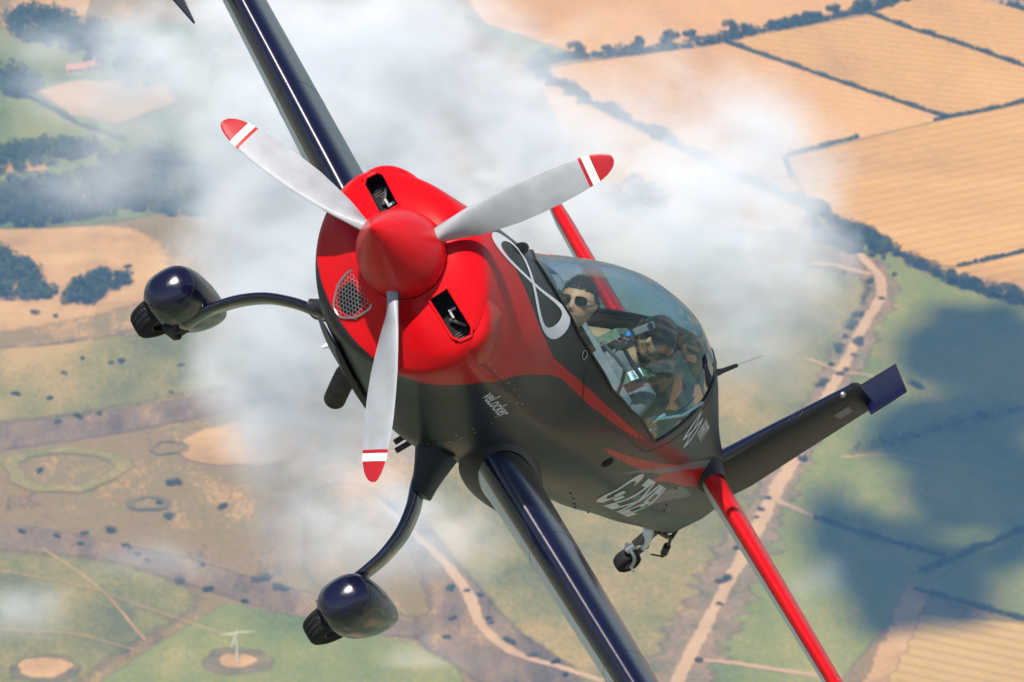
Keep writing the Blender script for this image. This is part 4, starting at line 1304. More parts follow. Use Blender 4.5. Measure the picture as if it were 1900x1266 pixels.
def lay(o, level):
    """remember the order in which sheets lie on the ground; heights are given out once all exist"""
    SHEETS.append((level, len(SHEETS), o)); return tag(o, kind='structure')
def set_edge(me, vals):
    a = me.attributes.new('edge', 'FLOAT', 'POINT'); a.data.foreach_set('value', np.asarray(vals, dtype=np.float32))
def ground_sheet(name, pts, mat, level, parent=None, wob=0., soft=2.5):
    """a field or patch with its border blending into the land over 'soft' metres"""
    P = [ground_at(*p)[:2] for p in pts]
    out = []
    n = len(P)
    step = 14 if wob else 30
    for i in range(n):
        a, c = P[i], P[(i + 1) % n]
        L = np.linalg.norm(c - a); k = max(1, int(L / step))
        for t in np.arange(k) / k:
            q = a * (1 - t) + c * t
            if wob and t > 0: q = q + nrs.normal(0, wob, 2)
            out.append(q)
    out = np.array(out)
    if wob:
        for _ in range(2): out = (np.roll(out, 1, 0) + 2 * out + np.roll(out, -1, 0)) / 4
    area = .5 * np.sum(out[:, 0] * np.roll(out[:, 1], -1) - np.roll(out[:, 0], -1) * out[:, 1])
    if area < 0: out = out[::-1]
    soft = min(soft, .24 * 2 * abs(area) / np.sum(np.linalg.norm(np.roll(out, -1, 0) - out, axis=1)))
    T = np.roll(out, -1, 0) - np.roll(out, 1, 0); T /= np.linalg.norm(T, axis=1, keepdims=True) + 1e-9
    inn = out + np.stack([-T[:, 1], T[:, 0]], 1) * soft
    outr = out - np.stack([-T[:, 1], T[:, 0]], 1) * soft * .4
    m_ = len(out)
    me = bpy.data.meshes.new(name)
    bm = bmesh.new()
    vo = [bm.verts.new((p[0], p[1], 0)) for p in outr]; vi = [bm.verts.new((p[0], p[1], 0)) for p in inn]
    for q in range(m_): bm.faces.new((vo[q], vo[(q + 1) % m_], vi[(q + 1) % m_], vi[q]))
    f = bm.faces.new(vi)
    bmesh.ops.triangulate(bm, faces=[f])
    for q in bm.faces:
        if q.normal.z < 0: q.normal_flip()
    bm.to_mesh(me); bm.free()
    set_edge(me, [0.] * m_ + [1.] * m_)
    return lay(link_mesh(name, me, mat), level)
def smooth_path(pts, n=8):
    P = np.array(pts, float); t = np.concatenate([[0], np.cumsum(np.linalg.norm(np.diff(P, axis=0), axis=1))])
    ti = np.linspace(0, t[-1], len(P) * n)
    return np.stack([pchip(t, P[:, k], ti) for k in range(2)], 1)
def ground_strip(name, pts, width, mat, level, wob=0.):
    S = smooth_path(pts)
    P = np.array([ground_at(u, v)[:2] for u, v in S])
    T = np.gradient(P, axis=0); T /= np.linalg.norm(T, axis=1, keepdims=True); N = np.stack([-T[:, 1], T[:, 0]], 1)
    w = np.interp(np.linspace(0, 1, len(P)), np.linspace(0, 1, len(np.atleast_1d(width))), np.atleast_1d(width)) if np.ndim(width) else np.full(len(P), float(width))
    w1 = w / 2 * (1 + nrs.normal(0, wob, len(P))); w2 = w / 2 * (1 + nrs.normal(0, wob, len(P)))
    v = []; ed = []
    for p, n, a, c in zip(P, N, w1, w2):
        v += [(*(p + n * a * 1.35), 0), (*(p + n * a * .55), 0), (*(p - n * c * .55), 0), (*(p - n * c * 1.35), 0)]; ed += [0, 1, 1, 0]
    o = mesh(name, v, grid_faces(len(P), 4), mat, None, False); set_edge(o.data, ed); return lay(o, level)
def ground_disc(name, c, r, mat, level, r_in=0., wob=.06, n=40):
    p = ground_at(*c); ph = rnd.random() * 6
    rr = [1 + wob * (math.sin(3 * a + ph) + .6 * math.sin(5 * a + 2 * ph) + .5 * math.sin(9 * a)) for a in np.linspace(0, 2 * math.pi, n, endpoint=False)]
    A = np.linspace(0, 2 * math.pi, n, endpoint=False)
    rows = [(r * 1.12, 0.), (r * .90, 1.)] + ([(r_in * 1.1, 1.), (r_in * .85, 0.)] if r_in else [(.01, 1.)])
    V = []; ed = []
    for q, w in rows:
        V += [(p[0] + q * k * math.cos(a), p[1] + q * k * math.sin(a), 0) for a, k in zip(A, rr)]; ed += [w] * n
    o = mesh(name, V, grid_faces(len(rows), n, True), mat, None, False); set_edge(o.data, ed)
    return lay(o, level)

g = Geo(); g.add([(-9000, -6000, 0), (9000, -6000, 0), (9000, 14000, 0), (-9000, 14000, 0)], [(0, 1, 2, 3)])
m_pw, nt, b = new_mat('patchwork_country')
vo = nd(nt, 'ShaderNodeTexVoronoi'); vo.inputs['Scale'].default_value = .0055; vo.inputs['Randomness'].default_value = .8; nt.links.new(coords(nt), vo.inputs['Vector'])
sp_ = nd(nt, 'ShaderNodeSeparateColor'); nt.links.new(vo.outputs['Color'], sp_.inputs[0])
cr = ramp(nt, sp_.outputs[0], [(.0, (.075, .105, .035)), (.22, (.12, .15, .05)), (.40, (.05, .065, .028)), (.55, (.20, .175, .075)), (.72, (.32, .22, .10)), (.86, (.10, .12, .045))]); cr.color_ramp.interpolation = 'CONSTANT'
nn1 = noise(nt, .02, 8, coords(nt), .65); hs = nd(nt, 'ShaderNodeHueSaturation'); mrr = nd(nt, 'ShaderNodeMapRange'); mrr.inputs[3].default_value = .6; mrr.inputs[4].default_value = 1.4
nt.links.new(nn1.outputs[0], mrr.inputs[0]); nt.links.new(mrr.outputs[0], hs.inputs['Value']); nt.links.new(cr.outputs[0], hs.inputs['Color']); nt.links.new(hs.outputs[0], b.inputs['Base Color'])
b.inputs['Roughness'].default_value = .95; b.inputs['Specular IOR Level'].default_value = .1
gr = g.build('ground', m_pw, None, False); set_edge(gr.data, [1.] * 4); tag(gr, kind='structure')
LV = .02
ground_sheet('heath', [(-260, -160), (2160, -160), (2160, 1420), (-260, 1420)], MG['heath'], -1., soft=20.)
F_ = lambda *a, **k: ground_sheet(*a, **k)
# cornfields, upper right
F_('wheat_field', [(820, -60), (1760, -60), (1660, 8), (1420, 62), (1300, 86), (1140, 104), (1060, 96), (900, 44)], MG['pink'], LV)
F_('pasture_sliver', [(860, 28), (900, 44), (1060, 98), (1000, 118), (930, 84), (870, 50)], MG['green'], LV)
F_('wheat_field', [(1000, 128), (1300, 88), (1345, 80), (1755, 220), (1460, 290), (1490, 380), (1340, 320), (1250, 270), (1100, 195)], MG['pink'], LV)
F_('wheat_field', [(1350, 79), (1425, 62), (1612, 28), (1760, 76), (1920, 130), (1920, 186), (1757, 219)], MG['tan'], LV)
F_('wheat_field', [(1614, 27), (1730, -20), (1830, 2), (1920, 24), (1920, 128), (1760, 74)], MG['tan'], LV)
F_('wheat_field', [(1460, 292), (1757, 222), (1920, 190), (1920, 462), (1780, 494), (1700, 490), (1610, 440), (1505, 388)], MG['tan2'], LV)
F_('wheat_field', [(1705, 492), (1782, 496), (1920, 465), (1920, 570)], MG['tan2'], LV)
F_('stubble_field', [(1000, 140), (1100, 200), (1250, 276), (1340, 326), (1500, 392), (1480, 430), (1250, 420), (1130, 360), (1040, 250)], MG['pink'], LV)
F_('pasture', [(1500, 396), (1612, 446), (1700, 500), (1920, 580), (1920, 1090), (1700, 1092), (1560, 1266), (1290, 1290), (1385, 1040), (1480, 860), (1560, 700), (1625, 560), (1640, 520), (1600, 470), (1560, 455)], MG['bright'], LV)
F_('pasture', [(1130, 340), (1260, 420), (1480, 430), (1590, 470), (1620, 530), (1600, 620), (1540, 720), (1470, 850), (1380, 1030), (1290, 1200), (1250, 1290), (1090, 1290), (880, 1120), (800, 1000), (760, 900), (900, 700), (1060, 500)], MG['olive'], LV, wob=2., soft=12.)
F_('yellow_field', [(1655, 1170), (1700, 1140), (1920, 1160), (1920, 1300), (1615, 1300)], MG['yellow'], 2 * LV)
ground_strip('field_track', [(1705, 1090), (1680, 1150), (1650, 1215), (1625, 1275)], 9, MG['sand'], 3 * LV, .15)
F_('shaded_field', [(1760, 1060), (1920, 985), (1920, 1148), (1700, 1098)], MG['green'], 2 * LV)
# purple-brown verge and the dirt track running down the right
TRK = [(1595, 472), (1612, 492), (1634, 522), (1636, 545), (1612, 590), (1585, 640), (1560, 690), (1530, 745), (1490, 820), (1458, 880), (1430, 930), (1385, 1022), (1340, 1102), (1300, 1180), (1270, 1240), (1250, 1280)]
ground_strip('rough_verge', TRK, [10, 12, 14, 12, 12, 13, 16, 20, 22, 24, 22], MG['verge'], 2 * LV, .22)
F_('heather_patch', [(1600, 470), (1640, 476), (1662, 498), (1650, 520), (1636, 530), (1622, 500)], MG['purple'], 2 * LV, wob=2.2, soft=12.)
F_('heather_patch', [(1480, 460), (1560, 450), (1600, 474), (1630, 520), (1600, 520), (1540, 505), (1470, 500)], MG['purple'], 2 * LV, wob=2.2, soft=12.)
ground_strip('dirt_track', TRK, [3.4, 4.6, 4.2, 5.0, 5.6, 5.6, 6.5, 5.5, 4.5, 5.5, 5], MG['dirt'], 3 * LV, .14)
ground_strip('dirt_track', [(1616, 510), (1585, 503), (1540, 492), (1500, 490)], 3.2, MG['dirt'], 3 * LV, .12)
ground_strip('dirt_track', [(1300, 1226), (1360, 1232), (1410, 1240), (1480, 1250), (1560, 1264)], [2, 3.2, 3, 2.5], MG['dirt'], 3 * LV, .2)
ground_strip('dirt_track', [(1440, 930), (1475, 945), (1512, 962)], [3.5, 2], MG['dirt'], 3 * LV, .2)
ground_strip('dirt_track', [(1500, 668), (1560, 690), (1620, 700)], 1.6, MG['dirt'], 3.4 * LV, .2)
ground_strip('dirt_track', [(1560, 850), (1640, 846), (1730, 862)], 1.6, MG['sand'], 3 * LV, .3)
# heath with tracks, centre and left
HT = [(700, 930), (760, 985), (810, 1030), (840, 1062), (864, 1096), (878, 1126), (886, 1150), (918, 1188), (962, 1216), (1040, 1240), (1120, 1266)]
F_('heather_patch', [(690, 900), (760, 940), (830, 1020), (900, 1110), (960, 1180), (1100, 1240), (1130, 1290), (880, 1290), (840, 1230), (720, 1180), (790, 1160), (760, 1090), (720, 1010)], MG['purple'], LV * 1.6, wob=2.2, soft=12.)
ground_strip('dirt_track', HT, [2, 2.6, 3.6, 4.4, 4.2, 3.8, 3.2, 3], MG['dirt'], 3 * LV, .12)
F_('grass_wedge', [(560, 900), (690, 890), (760, 1010), (812, 1162), (700, 1130), (560, 1090)], MG['heath'], 2 * LV, wob=2.2, soft=12.)
F_('heather_patch', [(-150, 806), (200, 770), (400, 728), (600, 690), (740, 660), (740, 690), (600, 722), (400, 768), (200, 812), (-150, 862)], MG['purple'], 2 * LV, wob=2.2, soft=12.)
F_('heather_patch', [(-150, 962), (130, 985), (260, 1016), (400, 1052), (600, 1108), (760, 1150), (860, 1186), (770, 1196), (600, 1164), (420, 1104), (200, 1036), (-150, 1000)], MG['purple'], 2 * LV, wob=2.2, soft=12.)
ground_strip('heath_path', [(-150, 652), (90, 640), (200, 622), (300, 606), (420, 585)], 3.0, MG['purple'], 2.5 * LV, .15)
F_('olive_heath', [(-150, 660), (300, 612), (560, 575), (700, 650), (600, 684), (400, 722), (200, 764), (-150, 800)], MG['olive'], LV, wob=2.2, soft=12.)
F_('olive_heath', [(-150, 1003), (200, 1040), (410, 1106), (260, 1190), (130, 1290), (-150, 1290)], MG['olive'], LV, wob=2.2, soft=12.)
F_('green_field', [(150, 1290), (300, 1190), (420, 1120), (520, 1140), (610, 1152), (770, 1198), (850, 1240), (872, 1290)], MG['bright'], 2 * LV)
F_('tan_heath', [(-150, 430), (130, 418), (260, 408), (300, 440), (330, 500), (300, 560), (120, 600), (-150, 640)], MG['tan'] if False else MG['sand'], LV * .6, wob=2.2, soft=12.)
# rings and pale round patches of the heath
ground_disc('round_clearing', (440, 1229), 12.5, MG['scrub'], 3 * LV)
ground_disc('round_clearing', (440, 1228), 6.6, MG['sand'], 4 * LV)
ground_disc('round_clearing', (85, 1243), 12.5, MG['scrub'], 3 * LV)
ground_disc('round_clearing', (82, 1241), 9.4, MG['sand'], 4 * LV)
ground_disc('round_clearing', (445, 828), 23, MG['sand'], 3 * LV)
ground_disc('grass_ring', (312, 832), 7.8, MG['scrub'], 4 * LV, 6.2)
ground_disc('grass_ring', (120, 872), 24, MG['olive'], 3 * LV, 19)
ground_disc('grass_ring', (275, 936), 8.2, MG['scrub'], 4 * LV, 6.0)
for pts in ([(0, 1060), (150, 1090), (300, 1140), (420, 1180)], [(80, 1020), (180, 1090), (270, 1190)], [(0, 1170), (140, 1180), (250, 1208)]):
    ground_strip('heath_path', pts, .8, MG['sand'], 3 * LV, .25)
# fields upper left
F_('pasture', [(-150, 168), (60, 186), (120, 222), (210, 255), (140, 276), (60, 268), (-150, 262)], MG['bright'], 2 * LV)
F_('pasture', [(60, 120), (150, 96), (240, 84), (250, 110), (150, 146), (90, 150)], MG['green'], 2 * LV)
F_('wheat_field', [(70, 170), (130, 152), (300, 150), (330, 190), (220, 230), (130, 214)], MG['sand'], 2 * LV)
F_('wheat_field', [(80, -30), (180, -30), (160, 30), (110, 36), (60, 10)], MG['sand'], 2 * LV)
F_('dark_pasture', [(-150, 40), (200, 60), (330, 30), (470, 90), (560, 240), (420, 330), (300, 400), (120, 425), (-150, 430)], MG['green'], LV * .8, wob=3., soft=10.)
F_('wheat_field', [(-150, 300), (80, 304), (90, 318), (-150, 328)], MG['sand'], 2 * LV)
F_('wheat_field', [(150, 365), (182, 360), (190, 380), (168, 388)], MG['sand'], 2 * LV)

for rank, (_l, _i, o) in enumerate(sorted(SHEETS, key=lambda q: q[:2])): o.location.z = .012 * (rank + 1)

# ------------------------------------------------------------------ leaves: small faces spread through a volume
def leaf_mat(name, a, c):
    m, nt, b = new_mat(name)
    ob = nd(nt, 'ShaderNodeObjectInfo'); tc = coords(nt)
    n1 = noise(nt, .35, 3, tc)
    ad = nd(nt, 'ShaderNodeMath', operation='MULTIPLY_ADD'); nt.links.new(ob.outputs['Random'], ad.inputs[0]); ad.inputs[1].default_value = .4
    sb = nd(nt, 'ShaderNodeMath', operation='SUBTRACT'); nt.links.new(n1.outputs[0], sb.inputs[0]); sb.inputs[1].default_value = .2
    nt.links.new(sb.outputs[0], ad.inputs[2])
    r = ramp(nt, ad.outputs[0], [(.3, a), (.7, c)])
    nt.links.new(r.outputs[0], b.inputs['Base Color']); b.inputs['Roughness'].default_value = .7; b.inputs['Specular IOR Level'].default_value = .2
    return m
M_leaf = leaf_mat('dark_foliage', (.022, .040, .016), (.050, .078, .026))
M_leaf2 = leaf_mat('olive_foliage', (.040, .050, .020), (.085, .095, .036))
M_bark = paint('bark', (.07, .05, .035), .9, 0, 0, .3, 2)
def leaf_cloud(centres, radii, per, size, seed):
    r = np.random.RandomState(seed)
    V = []; F = []
    for c, R in zip(centres, radii):
        d = r.normal(size=(per, 3)); d /= np.linalg.norm(d, axis=1, keepdims=True)
        p = np.asarray(c) + d * np.asarray(R) * (r.uniform(.45, 1.0, (per, 1)) ** .6)
        n = d + r.normal(0, .55, (per, 3)); n /= np.linalg.norm(n, axis=1, keepdims=True)
        t = np.cross(n, r.normal(size=(per, 3))); t /= np.linalg.norm(t, axis=1, keepdims=True); b = np.cross(n, t)
        s = size * r.uniform(.6, 1.3, (per, 1))
        base = len(V)
        q = np.stack([p - t * s - b * s * .7, p + t * s - b * s * .7, p + t * s * .8 + b * s, p - t * s * .8 + b * s * .9], 1).reshape(-1, 3)
        V += [tuple(x) for x in q]; F += [tuple(base + 4 * i + k for k in range(4)) for i in range(per)]
    return V, F
def raw_mesh(name, V, F, mat):
    me = bpy.data.meshes.new(name); me.from_pydata([tuple(map(float, v)) for v in V], [], F); me.materials.append(mat); me.update(); return me
crowns = []; trunks = []
for k in range(4):
    r = np.random.RandomState(40 + k)
    cs = [(0, 0, .46)] + [(r.normal(0, .22), r.normal(0, .22), .18 + .58 * r.rand() ** 1.2) for _ in range(10)]
    rs = [(.32, .32, .36)] + [(.13 + .14 * r.rand(),) * 3 for _ in range(10)]
    V, F = leaf_cloud(cs, rs, 150, .030, 50 + k)
    crowns.append(raw_mesh('crown', V, F, M_leaf if k < 3 else M_leaf2))
    g = Geo(); g.tube([(0, 0, -.02), (.01, 0, .2), (.0, .01, .48)], [.045, .032, .012], 7)
    for q in range(4):
        a = q * 1.7 + k; g.tube([(0, 0, .22 + .05 * q), (.12 * math.cos(a), .12 * math.sin(a), .36 + .06 * q), (.2 * math.cos(a), .2 * math.sin(a), .46 + .07 * q)], [.016, .010, .004], 5)
    o = g.build('trunk', M_bark); trunks.append(o.data); bpy.data.objects.remove(o)
bushes = []
for k in range(4):
    r = np.random.RandomState(80 + k)
    cs = [(r.normal(0, .22), r.normal(0, .22), .28 + .2 * r.rand()) for _ in range(5)]
    V, F = leaf_cloud(cs, [(.25, .25, .25)] * 5, 50, .055, 90 + k)
    bushes.append(raw_mesh('foliage', V, F, M_leaf if k % 2 else M_leaf2))
ROWS = {}
def tree_at(u, v, w, h, label, group, k=None):
    k = rnd.randrange(4) if k is None else k
    t = thing('hedgerow_tree', label, 'tree', group, tuple(ground_at(u, v))); ROWS.setdefault(group, []).append((u, v, t))
    t.rotation_euler = (0, 0, rnd.random() * 6)
    t.scale = (w, w, h)
    for nm, me_ in (('trunk', trunks[k]), ('crown', crowns[k])):
        o = bpy.data.objects.new(nm, me_); COL.objects.link(o); o.parent = t
    return t
def bush_at(u, v, w, h, label, group):
    o = bpy.data.objects.new('bush', bushes[rnd.randrange(4)]); COL.objects.link(o)
    o.location = tuple(ground_at(u, v)); o.scale = (w, w * rnd.uniform(.7, 1.2), h); o.rotation_euler = (0, 0, rnd.random() * 6)
    if group: ROWS.setdefault(group, []).append((u, v, o))
    return tag(o, label, 'bush', group)
hedge_n = [0]
def hedge(pts, width, height, label, gap=0., lumpy=.25, dens=2.2, group='hedges between the fields', mat=None):
    S = smooth_path(pts, 6); P = np.array([ground_at(*s) for s in S])
    t = np.concatenate([[0], np.cumsum(np.linalg.norm(np.diff(P, axis=0), axis=1))])
    hedge_n[0] += 1; r = np.random.RandomState(200 + hedge_n[0])
    n = int(t[-1] / (width * .42)); cs = []; rs = []
    lump = 1 + lumpy * np.sin(np.linspace(0, n * .35, n) + r.rand() * 6) + r.normal(0, lumpy * .6, n)
    for i, d in enumerate(np.linspace(0, t[-1], n)):
        if gap and (math.sin(d * .045 + hedge_n[0]) > 1 - gap * 2): continue
        c = np.array([np.interp(d, t, P[:, k]) for k in range(3)])
        L = max(.45, lump[i])
        cs.append(c + np.array([r.normal(0, .12) * width, r.normal(0, .12) * width, height * .42 * L])); rs.append((width * .42 * L, width * .42 * L, height * .52 * L))
    V, F = leaf_cloud(cs, rs, int(20 * dens), .34, 300 + hedge_n[0])
    o = link_mesh('hedge', raw_mesh('hedge', V, F, mat or M_leaf)); return tag(o, label, 'hedge', group)
hedge([(985, 122), (1080, 108), (1200, 98), (1300, 84), (1380, 68), (1440, 55), (1540, 36), (1640, 12), (1720, -12)], 6, 4.2, 'thick hedge with tall trees along the top edge of the stubble field', 0, .4, 7.)
hedge([(990, 132), (1040, 160), (1100, 193), (1180, 234), (1250, 268), (1340, 318), (1420, 352), (1500, 386)], 5, 4.0, 'lumpy hedge running down behind the propeller into the smoke', 0, .4, 6.)
hedge([(1345, 80), (1440, 112), (1540, 147), (1640, 181), (1755, 219)], 2.6, 2.0, 'thin straight hedge ending at the broken hedge between two tan fields')
hedge([(1614, 27), (1700, 58), (1760, 76), (1830, 100), (1910, 128)], 2.4, 2.0, 'thin hedge crossing the rightmost upper tan field')
hedge([(1462, 289), (1560, 264), (1660, 240), (1755, 220), (1830, 206), (1910, 188)], 2.4, 1.8, 'broken low hedge with gaps across the tan fields', .22)
hedge([(1500, 388), (1560, 420), (1612, 444), (1680, 482), (1740, 512), (1800, 535), (1860, 556), (1920, 572)], 6.5, 4.2, 'broad dark hedge between tan field and green pasture on the right', 0, .35, 7.)
hedge([(1780, 495), (1850, 480), (1920, 463)], 2.8, 2.0, 'short hedge at the right edge below the large tan field')
hedge([(1820, -4), (1870, 10), (1920, 26)], 2.6, 2.2, 'hedge cutting the top right corner beside grey sheds')
hedge([(1512, 962), (1580, 985), (1660, 1010), (1750, 1034)], 2.6, 2.2, 'hedge in the cloud shadow leading right from the dirt track')
hedge([(1712, 1064), (1790, 1030), (1850, 1006), (1920, 975)], 3.4, 2.6, 'hedge in the cloud shadow climbing to the right edge')
hedge([(1700, 1096), (1780, 1118), (1850, 1138), (1920, 1158)], 2.6, 2.0, 'hedge along the top of the yellow field')
hedge([(1590, 842), (1680, 816), (1760, 796), (1850, 776), (1920, 760)], 8, 4.5, 'wide belt of scrub in the cloud shadow beyond the wing', 0, .5, 2.6)
hedge([(1690, 715), (1760, 742), (1830, 778)], 3, 2.2, 'short hedge in the shaded pasture beyond the rudder', .15)
hedge([(20, 168), (90, 200), (150, 234), (230, 262)], 3, 2.4, 'hedge below the bright green field at the left')
TL = 'hedgerow tree standing in the hedge between the upper stubble fields'
for u, v, w in ((1004, 114, 7.5), (1076, 106, 9), (1128, 100, 5.5), (1185, 92, 8), (1240, 84, 9), (1283, 78, 7.5), (1362, 66, 9), (1385, 62, 7), (1432, 54, 6.5), (1452, 52, 7), (1478, 46, 7), (1500, 42, 8), (1518, 38, 6.5), (1550, 32, 8), (1600, 22, 9.5), (1640, 12, 8)):
    tree_at(u, v, w * .95, w * 1.0, TL, 'trees along the top hedge')
TL2 = 'round tree in the hedge running down towards the smoke'
for u, v, w in ((1000, 148, 6), (1022, 160, 5), (1083, 192, 7), (1125, 208, 6), (1222, 258, 7), (1055, 178, 4.5)):
    tree_at(u, v, w, w, TL2, 'trees in the hedge behind the propeller')
TL3 = 'rounded tree in the broad hedge above the green pasture'
for u, v, w in ((1522, 402, 12), (1545, 418, 6), (1612, 448, 10), (1628, 460, 8), (1640, 468, 8), (1765, 526, 9), (1790, 534, 10), (1812, 536, 8), (1885, 560, 11), (1842, 552, 7)):
    tree_at(u, v, w, w * .85, TL3, 'trees in the broad right hedge')
BL = 'small dark bush beside the dirt track'
for u, v, w in ((1563, 508, 4), (1612, 526, 5), (1660, 514, 4.5), (1620, 478, 5), (1636, 483, 4), (1636, 556, 4), (1605, 557, 3.5), (1600, 565, 3), (1590, 588, 6), (1578, 606, 7), (1572, 612, 5), (1568, 630, 4.5), (1594, 636, 7), (1592, 643, 6), (1558, 648, 6), (1552, 656, 5), (1584, 662, 4), (1543, 682, 5), (1566, 690, 5), (1560, 698, 5), (1528, 712, 6), (1525, 718, 6), (1487, 857, 6), (1425, 926, 4), (1413, 948, 4), (1404, 962, 4), (1366, 1022, 4.5), (1342, 1078, 7), (1336, 1082, 5), (1334, 1124, 4), (1299, 1229, 5)):
    bush_at(u, v, w * .8, w * .62, BL, 'bushes along the right track')
BL2 = 'small dark bush on the heath at the lower left'
for u, v, w in ((40, 990, 5), (105, 998, 4.5), (158, 993, 4), (152, 1014, 4), (208, 987, 6), (236, 1016, 4), (238, 1019, 3), (256, 1031, 4), (276, 1042, 4), (330, 1082, 5.5), (388, 1098, 5), (372, 1052, 4), (455, 1118, 4.5), (415, 943, 6), (312, 962, 6), (298, 935, 4), (75, 878, 5), (105, 786, 5), (146, 773, 5), (148, 778, 4), (315, 732, 3.5), (388, 731, 3.5), (206, 677, 4), (228, 676, 6), (118, 695, 4), (25, 735, 5.5), (92, 741, 5), (332, 680, 4), (150, 667, 4), (66, 582, 5), (238, 496, 5), (100, 590, 4), (185, 770, 4)):
    bush_at(u, v, w * .8, w * .55, BL2, 'bushes scattered over the heath')
BL3 = 'low dark bush beside the winding path under the wing'
for u, v, w in ((890, 1108, 4.5), (908, 1152, 4), (912, 1158, 3.5), (936, 1190, 5), (950, 1196, 6), (990, 1220, 5.5), (1033, 1232, 5.5), (1045, 1256, 4), (826, 1187, 5), (838, 1150, 4), (835, 1096, 4), (700, 1175, 4), (865, 1098, 4)):
    bush_at(u, v, w * .8, w * .55, BL3, 'bushes beside the winding path')
for (u, v), w, lab in (((480, 1076), 12, 'wide low bush on the purple strip, left of its darker neighbour'), ((519, 1098), 11, 'dark oval bush on the edge of the purple strip'), ((318, 897), 13, 'flat dark thicket above the broken grass ring'), ((835, 1090), 9, 'long low thicket beside the start of the winding path')):
    bush_at(u, v, w * .62, 2.6, lab, None)
# which one: counted along its row
ONES = 'first second third fourth fifth sixth seventh eighth ninth tenth eleventh twelfth thirteenth fourteenth fifteenth sixteenth seventeenth eighteenth nineteenth'.split()
def ordinal(n):
    if n < 20: return ONES[n - 1]
    t, r = divmod(n, 10); w = {2: 'twent', 3: 'thirt', 4: 'fort'}[t]
    return w + 'ieth' if r == 0 else w + 'y-' + ONES[r - 1]
for grp, axis, text in (('trees along the top hedge', 0, '{} tree from the left in the hedge between the upper stubble fields'),
                        ('trees in the hedge behind the propeller', 0, '{} round tree from the left in the hedge behind the propeller'),
                        ('trees in the broad right hedge', 0, '{} rounded tree from the left in the broad hedge above the pasture'),
                        ('bushes along the right track', 1, '{} small dark bush from the top along the right-hand dirt track'),
                        ('bushes scattered over the heath', 0, '{} small dark bush from the left edge, scattered on the lower left heath'),
                        ('bushes beside the winding path', 1, '{} low dark bush from the top beside the winding path under the wing')):
    for n_, q in enumerate(sorted(ROWS[grp], key=lambda r_: (r_[axis], r_[1 - axis]))): q[2]['label'] = text.format(ordinal(n_ + 1))
# woods at the left that read as one mass
def wood(poly, label, n, seed, size=7.):
    P = np.array([ground_at(*p)[:2] for p in poly]); r = np.random.RandomState(seed)
    lo, hi = P.min(0), P.max(0); cs = []; rs = []
    def ins(q):
        c = False
        for i in range(len(P)):
            a, b = P[i], P[(i + 1) % len(P)]
            if (a[1] > q[1]) != (b[1] > q[1]) and q[0] < (b[0] - a[0]) * (q[1] - a[1]) / (b[1] - a[1]) + a[0]: c = not c
        return c
    while len(cs) < n:
        q = lo + (hi - lo) * r.rand(2)
        if ins(q): s = size * r.uniform(.35, .62); cs.append((q[0], q[1], s * .9)); rs.append((s, s, s))
    V, F = leaf_cloud(cs, rs, 80, .52, seed)
    o = link_mesh('woodland', raw_mesh('woodland', V, F, M_leaf)); return tag(o, label, 'wood', None, 'stuff')
wood([(-20, 470), (40, 490), (75, 520), (105, 545), (80, 560), (-20, 562)], 'dark clump of trees at the left edge beside the tan heath', 70, 1)
wood([(115, 566), (150, 528), (190, 518), (240, 526), (200, 545), (165, 566)], 'dark oval wood left of the upper wheel', 45, 2)
wood([(-20, 352), (130, 336), (300, 296), (360, 330), (260, 392), (120, 418), (-20, 428)], 'broad dark wood across the left side below the smoke', 260, 3)
wood([(-20, 132), (40, 140), (75, 165), (60, 190), (10, 180), (-20, 172)], 'dark clump of trees beside the bright green field', 34, 4)
wood([(10, 40), (60, 22), (150, 44), (210, 70), (190, 96), (100, 92), (30, 76)], 'dark wood in the top left corner under thin smoke', 95, 5)
wood([(-20, 292), (80, 272), (200, 270), (140, 300), (-20, 330)], 'strip of dark trees below the bright green field', 60, 6)
wood([(400, 300), (470, 200), (620, 120), (700, 190), (640, 330), (480, 380)], 'dark wood almost lost in white smoke behind the upper wing', 160, 7)
wood([(1130, 330), (1200, 352), (1260, 392), (1240, 430), (1150, 410)], 'dark wood faint through the smoke above the canopy', 24, 8)
wood([(190, 300), (330, 285), (430, 330), (390, 405), (260, 400), (210, 350)], 'dark wood under thin smoke left of the propeller', 150, 10)
wood([(60, 45), (150, 60), (260, 90), (330, 150), (250, 170), (140, 110)], 'dark wood below the top left corner, hazy with smoke', 60, 11)
wood([(1545, 428), (1600, 440), (1652, 462), (1640, 474), (1580, 462)], 'dark copse against the broad hedge by the track head', 40, 9)

